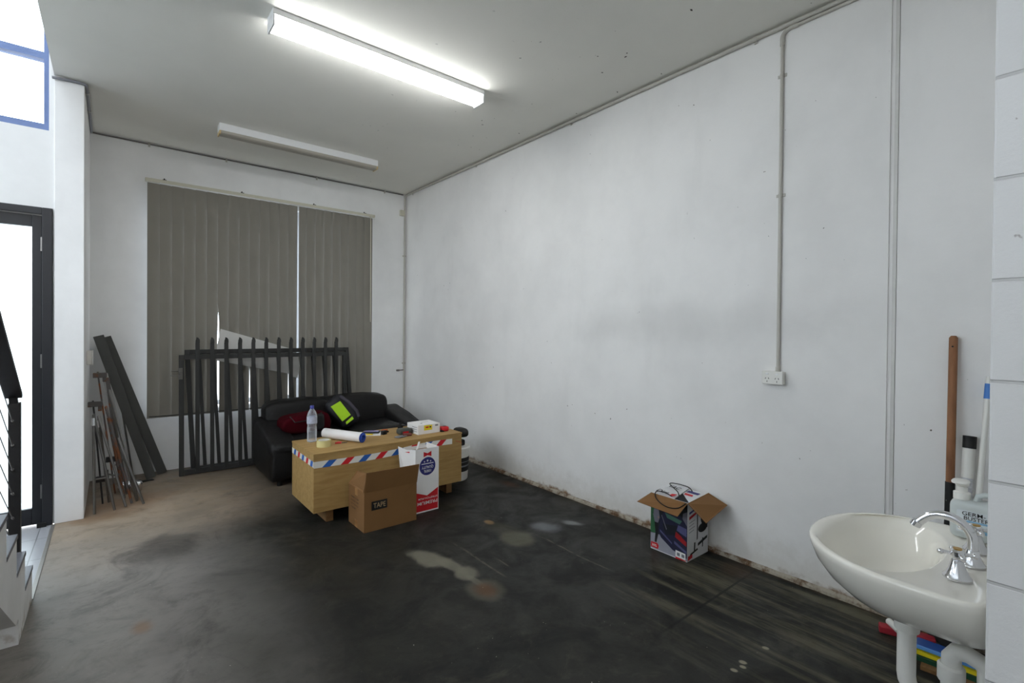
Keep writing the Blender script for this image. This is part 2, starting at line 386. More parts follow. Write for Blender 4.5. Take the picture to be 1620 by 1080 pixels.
def wall_with_holes(bm, axis, a0, a1, z0, z1, d0, d1, holes):
    """slab spanning a0..a1 and z0..z1, depth d0..d1, with rectangular holes (b0,b1,c0,c1)"""
    cuts = sorted({a0, a1, *[h[0] for h in holes], *[h[1] for h in holes]}); zc = sorted({z0, z1, *[h[2] for h in holes], *[h[3] for h in holes]})
    for i in range(len(cuts)-1):
        for j in range(len(zc)-1):
            ca = (cuts[i]+cuts[i+1])/2; cz = (zc[j]+zc[j+1])/2
            if any(h[0] < ca < h[1] and h[2] < cz < h[3] for h in holes): continue
            if axis == 'x': box(bm, cuts[i], cuts[i+1], d0, d1, zc[j], zc[j+1])
            else: box(bm, d0, d1, cuts[i], cuts[i+1], zc[j], zc[j+1])
    bmesh.ops.remove_doubles(bm, verts=bm.verts, dist=1e-6)
    seen = {}
    for f in list(bm.faces):
        k = tuple(sorted(v.index for v in f.verts)) if False else tuple(sorted((round(v.co.x, 5), round(v.co.y, 5), round(v.co.z, 5)) for v in f.verts))
        seen.setdefault(k, []).append(f)
    for fs in seen.values():
        if len(fs) > 1: bmesh.ops.delete(bm, geom=fs, context='FACES_ONLY')

# ------------------------------------------------------------------ the setting
XW, YR, ZR = -2.6, -5.0, 5.8         # far left wall, rear wall, roof over the stair void
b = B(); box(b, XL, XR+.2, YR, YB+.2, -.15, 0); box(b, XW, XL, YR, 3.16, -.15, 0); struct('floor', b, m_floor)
n = NT('entry_tile', .3, .5); br = n.t.nodes.new('ShaderNodeTexBrick'); n.t.links.new(n.vec(n.x, n.math('ADD', n.y, .19)), br.inputs['Vector'])
br.inputs['Scale'].default_value = 1; br.inputs['Brick Width'].default_value = .4; br.inputs['Row Height'].default_value = .4; br.offset = 0
br.inputs['Mortar Size'].default_value = .003; br.inputs['Color1'].default_value = srgb(166, 166, 170); br.inputs['Color2'].default_value = srgb(158, 158, 163); br.inputs['Mortar'].default_value = srgb(110, 110, 112)
n.color(br.outputs['Color']); m_tile = n.m
b = B(); box(b, XW, XL-.012, 3.16, YE+.1, -.15, 0); struct('floor', b, m_tile).name = 'floor.001'
b = B(); box(b, XL-.014, XL+.006, 3.60, YE-.01, -.02, .004); struct('trim_1', b, mat('floor_strip', srgb(150, 146, 140), .35, .6), bevel=.001)
b = B(); box(b, XL, XR+.2, YR, YB+.2, H, H+.3); struct('ceiling', b, m_ceil)
b = B()
for x0, x1, y0, y1 in ((XW, -2.2, YR, YE+.25), (-.6, XL+.3, YR, YE+.25), (-2.2, -.6, YR, -1.6), (-2.2, -.6, 4.4, YE+.25)): box(b, x0, x1, y0, y1, ZR, ZR+.12)
struct('ceiling', b, m_wall2).name = 'ceiling.001'
b = B(); box(b, -2.2, -.6, -1.6, 4.4, ZR+.05, ZR+.06); o = struct('window_3', b, m_roofl)
b = B(); box(b, XL, XL+.15, YR, YE, H+.3, ZR); struct('wall_upper', b, m_wall2)
# right wall with a shallow vertical joint
b = B(); box(b, XR, XR+.2, .718, YB+.2, 0, H); box(b, XR, XR+.2, YR, .682, 0, H); box(b, XR+.008, XR+.2, .682, .718, 0, H)
struct('wall_right', b, m_wall)
b = B(); box(b, XR-.003, XR+.0075, .684, .700, .02, H-.001); struct('trim_2', b, mat('joint_bead', srgb(206, 204, 200), .6, var=.05))
# rough mortar fillet along the foot of the right wall
b = B(); ys = [.15+i*.03 for i in range(int((YB-.15)/.03))]
prev = None
for y in ys:
    t = noise.noise(Vector((y*6, 1, 0)))*.5+.5; t2 = noise.noise(Vector((y*17, 5, 0)))
    ring = [b.verts.new((XR+.001, y, -.001)), b.verts.new((XR-.012-.014*t-.004*t2, y, -.001)), b.verts.new((XR-.012-.010*t, y, .008+.012*t+.005*t2)), b.verts.new((XR+.001, y, .02+.016*t))]
    if prev:
        for k in range(3): b.faces.new([prev[k], prev[k+1], ring[k+1], ring[k]])
    prev = ring
n = NT('dirty_mortar', .85, .2); n.color(n.mix(n.ramp(n.noise(11, 6, .7), .42, .62), srgb(160, 152, 138), srgb(92, 68, 48))); struct('baseboard_right', b, n.m)
# back wall with the window opening
b = B(); wall_with_holes(b, 'x', XL-.0, XR, 0, H, YB, YB+.2, [(.285, 2.562, .60, 2.84)]); struct('wall_back', b, m_wall2)
# pillar return on the left
b = B(); box(b, XL, XP, YE, YB, 0, H); struct('wall_left', b, make_wall('painted_return_wall', (.88, .87, .86), False), bevel=.004)
# entry wall with door and high window
b = B(); wall_with_holes(b, 'x', XW, XL, 0, ZR, YE+.02, YE+.2, [(-1.45, -.338, 0, 2.315), (-1.6, -.36, 2.88, 4.6)]); struct('wall_entry', b, m_wall2)
b = B(); box(b, XL, XP, YE, YE+.2, H, ZR); struct('wall_entry', b, m_wall2).name = 'wall_entry.001'
b = B(); wall_with_holes(b, 'y', YR, YE+.2, 0, ZR, XW-.15, XW, [(1.0, 4.5, 1.5, 3.7)]); struct('wall_far_left', b, m_wall2)
wn = B()
for q in ((1.0, 1.05, 1.5, 3.7), (4.45, 4.5, 1.5, 3.7), (1.05, 4.45, 1.5, 1.55), (1.05, 4.45, 3.65, 3.7), (2.72, 2.77, 1.55, 3.65)): box(wn, XW-.10, XW-.04, q[0], q[1], q[2], q[3])
w4 = struct('added_window_4', wn, m_black)  # window out of view, added to send more daylight onto the right wall
b = B(); box(b, XW-.073, XW-.067, 1.05, 4.45, 1.55, 3.65); obj('window_pane', b, m_glass, w4)
b = B(); wall_with_holes(b, 'x', XW, XR+.2, 0, ZR, YR-.15, YR, [(-2.4, -.5, 2.4, 5.4)]); struct('wall_rear', b, m_wall2)
b = B(); box(b, 1.352, XR, -.045, .147, 0, H); struct('wall_block', b, m_block, bevel=.004)
# pavement outside
b = B(); box(b, -30, 30, YB+.35, 40, -.2, -.1); box(b, -30, XW-.2, YR-.3, YB+.35, -.2, -.1); box(b, -30, 30, -40, YR-.3, -.2, -.1); struct('floor', b, mat('pavement', (.42, .42, .41), .9)).name = 'floor.002'

# window behind the blind
wn = B(); F = .05
for x0, x1, z0, z1 in ((.30, .35, .62, 2.84), (2.50, 2.55, .62, 2.84), (.35, 2.5, .62, .67), (.35, 2.5, 2.79, 2.84), (1.695, 1.755, .67, 2.79)): box(wn, x0, x1, YB+.09, YB+.14, z0, z1)
w1 = struct('window_1', wn, mat('aluminium_frame', (.62, .63, .65), .45, .3))
b = B(); box(b, .35, 2.5, YB+.112, YB+.118, .67, 2.79); obj('window_pane', b, m_glass, w1)
# high window over the door
wn = B(); z0, z1 = 2.88, 4.6
blu = mat('frame_paint_with_glare', srgb(110, 130, 176), .4)  # blue-grey frame colour paints in the glare of the bright panes
for q in ((-1.6, -.36, z0, z0+.05), (-1.6, -.36, z1-.05, z1), (-.388, -.36, z0+.05, z1-.05), (-1.6, -1.55, z0+.05, z1-.05), (-1.55, -.388, 3.40, 3.45)): box(wn, q[0], q[1], YE+.04, YE+.12, q[2], q[3])
w2 = struct('window_2', wn, blu)
b = B(); box(b, -1.55, -.388, YE+.075, YE+.081, z0+.05, z1-.05); obj('window_pane', b, m_glass, w2)
# glazed entry door
dn = B()
for q in ((-.395, -.340, 0, 2.312), (-1.45, -.395, 2.262, 2.312), (-1.45, -1.40, 0, 2.262)): box(dn, q[0], q[1], YE-.005, YE+.12, q[2], q[3])
d1 = struct('door_1', dn, m_black, bevel=.003)
dn = B()
for q in ((-.450, -.398, .012, 2.258), (-1.395, -1.34, .012, 2.258), (-1.34, -.450, .012, .13), (-1.34, -.450, 2.175, 2.258)): box(dn, q[0], q[1], YE+.035, YE+.08, q[2], q[3])
dl = obj('door_leaf', dn, m_black, d1, bevel=.003)
b = B(); box(b, -1.34, -.45, YE+.055, YE+.061, .13, 2.175); obj('glass_pane', b, m_frost, dl)
b = B()
for z in (.25, 1.2, 2.05): lathe(b, [(.009, -.05), (.009, .05)], (-.396, YE+.02, z), 10)
obj('hinge', b, m_tube, d1)
b = B(); box(b, -.42, -.37, YE-.03, YE-.006, .0, .03); obj('door_stop', b, m_ink, d1)

# ------------------------------------------------------------------ stair
st = thing('stair_flight', 'white painted concrete stair flight with grey tiled treads beside the glass door', 'stairs', (-.8, 3.3, 0))
n_s = 10; rise, run, y1 = .172, .270, 3.62
prof = [(y1, 0)]; yy, zz = y1, 0
for i in range(n_s):
    prof += [(yy, zz+rise-.02), (yy-run, zz+rise-.02)]; yy -= run; zz += rise
prof += [(yy, zz-.20), (3.06, .12), (3.13, .12), (3.13, 0)]
b = B(); A = [b.verts.new((XL, y, z)) for y, z in prof]; C = [b.verts.new((XL-1.1, y, z)) for y, z in prof]
b.faces.new(A); b.faces.new(C[::-1])
for i in range(len(A)): j = (i+1) % len(A); b.faces.new([A[i], A[j], C[j], C[i]])
n = NT('painted_concrete', .7, .3); n.color(n.mix(n.math('MULTIPLY', n.ramp(n.z, .12, .01), n.ramp(n.noise(14, 5), .48, .66, 0, .6)), n.mix(n.ramp(n.noise(3, 5), .3, .7), (.66, .655, .64), (.76, .755, .745)), srgb(140, 122, 104))); n.bump(n.noise(30, 6), .2, .006)
obj('stair_body', b, n.m, st)
m_tread = mat('tread_tile', srgb(98, 98, 104), .45, var=.08)
yy, zz = y1, 0
for i in range(n_s):
    b = B(); box(b, XL-1.1, XL+.002, yy-run+.001, yy+.022, zz+rise-.02, zz+rise+.0); obj('tread', b, m_tread, st, bevel=.002)
    yy -= run; zz += rise
slope = rise/run
bl = thing('stair_balustrade', 'dark steel stair railing with tensioned wires, standing on the stair edge', 'railing', (XL-.05, 3.42, .17))
XH = XL-.045
b = B(); box(b, XH-.018, XH+.024, 3.385, 3.435, .345-.17, 1.075); obj('post', b, m_dkmetal, bl, bevel=.003)
b = B(); box(b, XH-.024, XH+.024, 1.5, 1.55, 1.38, 2.28); obj('post', b, m_dkmetal, bl, bevel=.003)
zr = lambda y: 1.085+(3.42-y)*slope
b = B(); bar(b, (XH, 3.395, zr(3.395)+.01), (XH, 1.2, zr(1.2)+.01), .062, .026, (1, 0, 0)); lathe(b, [(.013, -.031), (.013, .031)], (XH, 3.395, zr(3.395)+.01), 14, (1, 0, 0)); bar(b, (XH, 3.41, 1.06), (XH, 3.38, zr(3.38)), .03, .03, (1, 0, 0)); obj('handrail', b, m_dkmetal, bl, bevel=.002)
for k in range(7):
    dz = .13+k*.118; b = B(); tube(b, [(XH, 3.41, zr(3.41)-dz), (XH, 1.2, zr(1.2)-dz)], .0022, 6); wr = obj('wire', b, m_tube, bl)
    b = B(); tube(b, [(XH, 3.435, zr(3.41)-dz+.0), (XH, 3.36, zr(3.36)-dz)], .006, 8); obj('wire_fitting', b, m_tube, wr)

# ------------------------------------------------------------------ ceiling lights
def batten(name, label, x0, x1, y0, y1, dm, capm, hb=.036):
    t = thing(name, label, 'light', ((x0+x1)/2, (y0+y1)/2, H), 'ceiling batten lights')
    b = B(); box(b, x0, x1, y0, y1, H-hb, H-.001); obj('base', b, m_lbody, t, bevel=.003)
    b = B(); yc = (y0+y1)/2; hw = (y1-y0)/2-.002
    pr = [(yc-hw, H-hb), (yc+hw, H-hb), (yc+hw-.006, H-.085), (yc+hw-.02, H-.095), (yc-hw+.02, H-.095), (yc-hw+.006, H-.085)]
    A = [b.verts.new((x0+.012, y, z)) for y, z in pr]; C = [b.verts.new((x1-.012, y, z)) for y, z in pr]
    b.faces.new(A); b.faces.new(C)
    for i in range(6): j = (i+1) % 6; b.faces.new([A[i], A[j], C[j], C[i]])
    obj('diffuser', b, dm, t)
    for xa, xb in ((x0, x0+.012), (x1-.012, x1)):
        b = B(); box(b, xa, xb, y0, y1, H-.098, H-hb-.0005); obj('end_cap', b, capm, t, bevel=.003)
    return t
batten('fluorescent_light', 'lit fluorescent batten light glowing white on the ceiling', .705, 2.195, 3.035, 3.165, m_lamp, m_lbody)
batten('fluorescent_light', 'unlit fluorescent batten light with yellowed end caps nearer the back wall', .735, 2.225, 5.03, 5.145, m_dead, m_cap, .066)

# ------------------------------------------------------------------ conduits and electrical
def clip(parent, c, axis, r=.012, out=(0, -1, 0)):
    """saddle clip around a pipe"""
    b = B(); a = Vector(axis); o = Vector(out); s = a.cross(o)
    lathe(b, [(r*1.25, -.009), (r*1.25, .009)], c, 12, axis)
    obox(b, Vector(c)+o*(-r*.8), (.018 if a.x else (.05 if s.x else .004), .018 if a.y else (.05 if s.y else .004), .018 if a.z else (.05 if s.z else .004)))
    return obj('saddle_clip', b, m_pvc, parent, smooth=True)
cz, cx = H-.022, XR-.016
t = thing('ceiling_conduit', 'long grey plastic conduit along the top of the right wall', 'pipe', (cx, 3.0, cz))
b = B(); tube(b, [(cx, YR+.3, cz), (cx, YB-.03, cz)], .0125, 12); obj('pipe', b, m_pvc, t, smooth=True)
for y in (5.86, 4.40, 2.97, 1.40, -.2): clip(t, (cx, y, cz), (0, 1, 0), .0125, (-1, 0, 0))
t = thing('power_conduit', 'thin white conduit dropping down the right wall to the power point', 'pipe', (XR-.012, 1.25, 1.25))
xc = XR-.011; b = B(); yv = 1.243
arc = [(xc, yv-.05+.05*cos(a), H-.085+.04*sin(a)) for a in [i*pi/16 for i in range(9)]]
tube(b, [(xc, yv, 1.232)]+arc+[(xc, yv-.5, H-.045), (xc, -.02, H-.045)], .0095, 10); obj('pipe', b, m_pvc, t, smooth=True)
b = B(); tube(b, [(xc, yv, H-.13)]+[(p[0], p[1], p[2]) for p in arc]+[(xc, yv-.085, H-.045)], .0125, 10); obj('elbow', b, m_pvc, t, smooth=True)
for z in (2.98, 2.27): clip(t, (xc, yv, z), (0, 0, 1), .0095, (-1, 0, 0))
b = B(); lathe(b, [(.013, 0), (.013, .025)], (xc-.004, yv, 1.223), 12); obj('connector', b, m_pvc, t, smooth=True)
t = thing('power_point', 'double power point in a white surface box on the right wall', 'power outlet', (XR, 1.265, 1.183))
b = B(); box(b, XR-.034, XR, 1.205, 1.321, 1.147, 1.222); obj('mounting_block', b, m_pvcw, t, bevel=.004)
b = B(); box(b, XR-.045, XR-.0345, 1.204, 1.322, 1.146, 1.223); fp = obj('faceplate', b, m_pvcw, t, bevel=.003)
for yc in (1.291, 1.235):
    b = B()
    for dy, dz, rr in ((.009, .004, 25), (-.009, .004, -25), (0, -.014, 0)): obox(b, (XR-.0455, yc+dy, 1.176+dz), (.002, .003, .009), rotm(R(rr)))
    obj('socket_slots', b, m_ink, fp)
for yc in (1.291, 1.235):
    b = B(); obox(b, (XR-.047, yc, 1.207), (.005, .014, .009)); obj('switch', b, m_lbody, fp, bevel=.001)
t = thing('corner_conduit', 'pale conduit running down the back right corner with a small junction box', 'pipe', (XR-.03, YB-.012, .6))
xv = XR-.028; b = B(); tube(b, [(xv, YB-.012, H-.02), (xv, YB-.012, .9), (xv+.006, YB-.012, .62), (xv+.002, YB-.012, .35), (xv, YB-.012, .02)], .010, 10); obj('pipe', b, m_pvc, t, smooth=True)
b = B(); box(b, xv-.07, xv-.012, YB-.04, YB, 2.985, 3.06); obj('junction_box', b, m_headrail, t, bevel=.004)
for z in (2.45, 1.0): clip(t, (xv, YB-.012, z), (0, 0, 1), .010, (0, -1, 0))
b = B(); tube(b, [(xv, YB-.014, .91), (xv-.07, YB-.014, .908), (xv-.085, YB-.02, .906)], .008, 8); lathe(b, [(.014, 0), (.014, .035)], (xv-.07, YB-.018, .907), 10, (-1, 0, 0)); obj('tap_stub', b, m_tube, t, smooth=True)
t = thing('ceiling_cable', 'thin dark cable clipped along the top of the back wall', 'cable', (1.5, YB-.01, H-.02))
b = B(); tube(b, [(XP+.012, YB-.012, H-.014), (.8, YB-.008, H-.016), (1.6, YB-.008, H-.013), (XR-.05, YB-.008, H-.014)], .0075, 8); obj('cable', b, mat('grey_cable', srgb(108, 104, 100), .6), t, smooth=True)
for x in (.28, .95, 1.9, 2.77): clip(t, (x, YB-.008, H-.016), (1, 0, 0), .0075, (0, -1, 0))
t = thing('pillar_conduit', 'grey conduit curving round the top of the left pillar', 'pipe', (XP, YE, H-.02))
pts = [(XL-.012, YE-.014, H-.024), (-.25, YE-.016, H-.018)]+[(XP-.02+.032*sin(a), YE+.016-.032*cos(a)+.0, H-.018) for a in [i*pi/16 for i in range(9)]]+[(XP+.012, 5.4, H-.016), (XP+.012, YB-.02, H-.016)]
b = B(); tube(b, pts, .010, 10); obj('pipe', b, mat('grey_conduit', srgb(140, 140, 146), .45), t, smooth=True)
for y in (5.05, 5.45): clip(t, (XP+.012, y, H-.017), (0, 1, 0), .010, (1, 0, 0))
t = thing('light_switch', 'small white switch box on the side of the left pillar', 'switch', (XP, 5.36, 1.2))
b = B(); box(b, XP, XP+.032, 5.32, 5.40, 1.14, 1.255); obj('mounting_block', b, m_pvcw, t, bevel=.004)
b = B(); box(b, XP+.0325, XP+.040, 5.318, 5.402, 1.138, 1.257); fp = obj('faceplate', b, m_pvcw, t, bevel=.002)
b = B(); box(b, XP+.0403, XP+.045, 5.35, 5.37, 1.185, 1.21); obj('rocker', b, m_lbody, fp)

# ------------------------------------------------------------------ vertical blind
YV = YB-.080
vb = thing('vertical_blind', 'grey vertical blind closed over the back window', 'blind', (1.42, YV, .55))
b = B(); box(b, .245, 2.60, YV-.02, YV+.022, 2.885, 2.918); obj('headrail', b, m_headrail, vb, bevel=.003)
b = B(); box(b, .36, 2.52, YV-.024, YV-.0205, 2.876, 2.884); obj('track_strip', b, m_lbody, vb)
for x in (.40, 1.09, 1.85, 2.47):
    b = B(); box(b, x-.016, x+.016, YV-.012, YB, 2.919, 2.925); lathe(b, [(.006, 0), (.006, .012)], (x, YV+.02, 2.93), 8); obj('bracket', b, m_dkmetal, vb)
m_bounce = mat('bounce_backing', (.52, .53, .55), .8, var=.02)  # pale slat backs, added to bounce window light onto the wall
NS = 23; x_a, x_b = .268, 2.570; step = (x_b-x_a)/NS
def gap(k, z):
    """opening between slat k-1 and slat k at height z (negative where they overlap)"""
    lim = {6: (1.70, .016), 7: (1.15, .015), 8: (1.12, .011), 9: (1.08, .008), 13: (1.0, .006)}
    if k == 14: return .016+.004*sin(z*2)
    if k in lim and z < lim[k][0]: return -.004+(lim[k][1]+.004)*min(1, (lim[k][0]-z)/.35)
    return -.012
for i in range(NS):
    b = B(); rows = []
    for k in range(17):
        z = 2.874+(0.555-2.874)*k/16; xl = x_a+i*step+gap(i, z)/2; xr = x_a+(i+1)*step-gap(i+1, z)/2; row = []
        for u, dy in ((0, 0), (.25, -.0035), (.5, -.005), (.75, -.0035), (1, 0)):
            row.append((xl+(xr-xl)*u, YV+(u-.5)*.016+dy, z))
        rows.append([[b.verts.new(p) for p in row], [b.verts.new((p[0], p[1]+.0012, p[2])) for p in row]])
    for R0, R1 in zip(rows, rows[1:]):
        for s_ in (0, 1):
            for k in range(4): b.faces.new([R0[s_][k], R0[s_][k+1], R1[s_][k+1], R1[s_][k]]).material_index = s_
        for k in (0, 4): b.faces.new([R0[0][k], R0[1][k], R1[1][k], R1[0][k]])
    obj('slat', b, [m_blind, m_bounce], vb, smooth=True, auto=60)
b = B(); tube(b, [(x_a+.01, YV-.012, .572), (x_b-.01, YV-.012, .572)], .0035, 6); obj('bottom_chain', b, m_ink, vb)
b = B(); tube(b, [(2.535, YV-.035, 2.87), (2.538, YV-.036, 1.55)], .005, 8); obj('wand', b, m_headrail, vb, smooth=True)
# ------------------------------------------------------------------ white board behind the gates
b = B(); yb = YV-.030
cols = []
for k in range(17):
    u = k/16; x = .885+u*.78
    top = 1.445-.245*u-.09*max(0, u-.9)*4; bot = 1.08-.165*u+.03*(1-u)
    if u > .93: bot -= .03
    x0 = x-.035*(1-u)
    bow = .005*sin(u*pi)
    cols.append([b.verts.new((x, yb-bow, top)), b.verts.new((x-.03*(1-u)+.018*u, yb-bow-.003, (top+bot)/2)), b.verts.new((x0+.0*u, yb-bow, bot))])
for A, C in zip(cols, cols[1:]):
    for k in range(2): b.faces.new([A[k], A[k+1], C[k+1], C[k]])
o = obj('white_board', b, mat('white_foam_sheet', srgb(214, 212, 208), .6, var=.02), loc=(1.28, yb, 1.0))
md = o.modifiers.new('thickness', 'SOLIDIFY'); md.thickness = .006
tag(o, 'slanting white foam board wedged between the steel gates and the blind', 'board')

# ------------------------------------------------------------------ steel gates
def gate(label, x0, x1, yb_, yt, ztop, spear, pick, rail_drop, lean=0):
    g = thing('steel_gate', label, 'gate', ((x0+x1)/2, yb_, 0), 'steel gates against the window')
    ang = math.atan2(yt-yb_, ztop); mt = Matrix.Rotation(-ang, 4, 'X')
    P = lambda x, y, z: Vector((x+lean*z/ztop, yb_, 0))+(mt @ Vector((0, y, z)))
    for x in (x0+.02, x1-.02):
        b = B(); bar(b, P(x, 0, 0), P(x, 0, ztop), .04, .04, (1, 0, 0)); obj('stile', b, m_gate, g, bevel=.002)
    for z in (.03, ztop-rail_drop):
        b = B(); bar(b, P(x0+.04, 0, z), P(x1-.04, 0, z), .04, .05 if z < .1 else .045, P(0, 1, 0)-P(0, 0, 0)); obj('rail', b, m_gate, g, bevel=.002)
    for x in pick:
        b = B(); zt = ztop+.17 if spear else ztop-rail_drop-.02; z0_ = .055
        bar(b, P(x, -.026 if spear else 0, z0_ if not spear else .03), P(x, -.026 if spear else 0, zt-.05 if spear else zt), .036 if spear else .03, .012 if spear else .02, (1, 0, 0))
        if spear:                                              # notched spear tip
            y_ = -.032; pr = [(-.018, zt-.05), (.018, zt-.05), (.017, zt-.02), (.004, zt), (-.010, zt+.004), (-.012, zt-.012), (-.018, zt-.03)]
            plate(b, [P(x+a, y_, c) for a, c in pr], .012)
        obj('picket', b, m_gate, g)
    return g
xs = [.656+i*(2.035-.656)/11 for i in range(12)]
g2 = gate('plain topped steel gate leaning on the blind behind the spear topped one', .612, 2.290, 5.80, 5.925, 1.235, False, [.733+i*(2.035-.656)/11 for i in range(12)], .022, -.045)
g1 = gate('charcoal steel gate with spear topped pickets standing behind the sofa', .505, 2.16, 5.735, 5.765, 1.185, True, xs, .022)
b = B(); box(b, .495, .53, 5.700, 5.715, .95, 1.06); lathe(b, [(.011, 0), (.011, .03)], (.515, 5.70, 1.0), 10, (0, -1, 0)); tube(b, [(.505, 5.712, 1.03), (.44, 5.712, 1.035)], .005, 6); tube(b, [(.505, 5.712, .985), (.43, 5.712, .99)], .004, 6)
obj('latch', b, m_tube, g1)

# ------------------------------------------------------------------ steel channels leaning in the corner
def channel(label, p0, p1, wdt, fl, side):
    b = B(); p0, p1 = Vector(p0), Vector(p1); d = (p1-p0).normalized(); s = Vector(side); s = (s-d*s.dot(d)).normalized(); nn = d.cross(s)
    if nn.y > 0: nn = -nn
    bar(b, p0, p1, wdt, .005, s)
    for e in (-1, 1): bar(b, p0+s*e*(wdt/2-.0025)-nn*fl/2, p1+s*e*(wdt/2-.0025)-nn*fl/2, .005, fl, s)
    o = obj('steel_channel', b, m_steel, loc=p0); tag(o, label, 'steel channel', 'channels leaning in the corner'); return o
channel('wide grey steel channel leaning in the left corner, nearer of the two', (.290, 5.80, .012), (-.100, 5.86, 1.372), .078, .03, (1, 0, .25))
channel('grey steel channel leaning in the left corner, tucked behind the wider one', (.385, 5.93, .012), (-.050, 5.955, 1.36), .080, .03, (1, 0, .25))
b = B(); obox(b, (.24, 5.74, .004), (.13, .05, .006), rotm(0, 0, .25)); tag(obj('steel_offcut', b, m_ink, loc=(.24, 5.74, 0)), 'thin dark metal offcut lying at the foot of the leaning channels', 'metal offcut')

# ------------------------------------------------------------------ folding table legs and bars in the corner
def hairpin(label, top, fa, fb, r=.0095, m=m_tube, bright=True, grp='folding table legs in the corner'):
    """bent tube frame: two legs joined by a tight bend at the top, with short turned-up feet"""
    top, fa, fb = Vector(top), Vector(fa), Vector(fb); t = thing('folding_leg', label, 'table leg', (fa+fb)/2, grp)
    a = (fa-top).normalized(); c = (fb-top).normalized(); w_ = Vector((.02, -.012, .012))
    b = B(); pts = [fa+Vector((0, 0, r)), top+a*.07, top+a*.03+Vector((0, 0, .004)), top, top+c*.03, top+c*.07, fb+Vector((0, 0, r))]
    tube(b, pts, r, 8); obj('frame_tube', b, m, t, smooth=True)
    b = B(); lathe(b, [(r*1.4, -.03), (r*1.4, .03)], top+a*.06, 10, a); obj('bend_sleeve', b, m_chrome if bright else m, t, smooth=True)
    m1 = fa.lerp(top, .35); m2 = fb.lerp(top, .35); b = B(); tube(b, [m1, m2], r*.7, 8); obj('brace', b, m, t, smooth=True)
    return t
hairpin('bright ended folding table leg nearest the pillar', (-.115, 5.02, .77), (-.105, 4.93, 0), (.015, 4.95, 0))
hairpin('folding table leg with chrome bend, second from the pillar', (-.085, 5.10, .74), (-.02, 5.20, 0), (.085, 4.99, 0))
hairpin('rust marked folding table leg beside the leaning clamp bar', (-.04, 5.18, .80), (.08, 5.24, 0), (.125, 5.06, 0), m=m_rust)
hairpin('dull steel folding table leg leaning farthest right of the leg heap', (-.02, 5.32, .92), (.10, 5.36, 0), (.165, 5.16, 0), bright=False)
hairpin('low dark folding table leg with its bend resting on the heap', (.04, 5.06, .55), (.16, 5.10, 0), (.20, 4.98, 0), bright=False)
def clampbar(label, p0, p1, m, lo):
    t = thing('bar_clamp', label, 'clamp', p0, 'bar clamps in the corner'); p0, p1 = Vector(p0), Vector(p1); d = (p1-p0).normalized()
    b = B(); bar(b, p0, p1, .012, .032, (1, 0, 0)); obj('bar', b, m, t)
    b = B(); q = p1-d*.03; box(b, q.x-.035, q.x+.06, q.y-.02, q.y+.02, q.z-.022, q.z+.02); box(b, q.x+.03, q.x+.055, q.y-.015, q.y+.015, q.z-.06, q.z-.02); obj('fixed_jaw', b, m_rust, t, bevel=.005)
    b = B(); q = p0+d*lo; box(b, q.x-.03, q.x+.055, q.y-.02, q.y+.02, q.z-.022, q.z+.022); sj = obj('sliding_jaw', b, m_dkmetal, t, bevel=.005)
    b = B(); tube(b, [q+Vector((.045, 0, -.06)), q+Vector((.045, 0, .07))], .007, 8); tube(b, [q+Vector((.01, 0, -.055)), q+Vector((.08, 0, -.055))], .004, 6); obj('screw', b, m_tube, sj)
clampbar('rusty bar clamp standing tall behind the table legs', (.02, 5.48, 0), (-.10, 5.60, 1.06), m_rust, .30)
clampbar('short dark bar clamp leaning against the pillar', (-.06, 5.22, 0), (-.125, 5.34, .84), m_dkmetal, .2)
b = B(); bar(b, (.13, 5.72, 0), (-.055, 5.76, 1.03), .045, .006, (1, 0, .2)); tag(obj('flat_bar', b, mat('galvanised_steel', (.5, .5, .5), .4, .7, var=.1), loc=(.13, 5.72, 0)), 'pale flat metal bar leaning behind the table legs', 'metal bar')
b = B(); tube(b, [(.155, 5.91, .009), (.03, 5.93, 1.0)], .008, 8); tag(obj('steel_rod', b, m_tube, loc=(.155, 5.83, 0), smooth=True), 'thin steel rod leaning between the table legs and the channels', 'metal rod')
b = B(); bar(b, (.07, 5.58, .0), (-.035, 5.67, 1.0), .03, .03, (1, 0, .2)); tag(obj('steel_post', b, m_rust, loc=(.07, 5.58, 0)), 'rust streaked steel post leaning beside the tall bar clamp', 'metal post')
b = B()
pad(b, (.165, 5.42, .05), (.045, .045, .05), .6); pad(b, (.085, 5.44, .055), (.05, .04, .055), .8)
tag(obj('chrome_bracket', b, m_chrome, loc=(.12, 5.43, 0), smooth=True), 'crumpled shiny metal bracket on the floor among the table legs', 'metal bracket')

# ------------------------------------------------------------------ sofa
sf = thing('sofa', 'black leather two seater sofa between the gates and the plywood crate', 'sofa', (1.86, 5.2, 0))
def wr(p, k=.012, s=7):
    return p+Vector((noise.noise(p*s+Vector((3, 1, 7))), noise.noise(p*s+Vector((9, 4, 2))), noise.noise(p*s+Vector((5, 8, 1)))))*k
b = B(); box(b, 1.25, 2.55, 4.80, 5.58, .06, .26); obj('base', b, m_leather, sf, bevel=.02)
def arm_fn(sx):
    def f(p):
        z = p.z
        if z > 0: p = Vector((p.x*(1.0+.10*(z/.24)), p.y, z-(-p.y+.38)*.20))
        return wr(p, .010, 6)
    return f
for x, s_ in ((1.225, -1), (2.585, 1)):
    b = B(); pad(b, (x, 5.165, .30), (.118, .405, .27), .22, .30, 32, 20, arm_fn(s_)); a = obj('armrest', b, m_leather, sf, smooth=True, auto=80)
    b = B(); pad(b, (x, 5.12, .475), (.120, .36, .075), .3, .6, 32, 14, lambda p: wr(Vector((p.x*(1+.08*sin(p.y*9)), p.y, p.z-(-p.y+.30)*.21)), .012, 8)); obj('arm_pad', b, m_leather, a, smooth=True, auto=80)
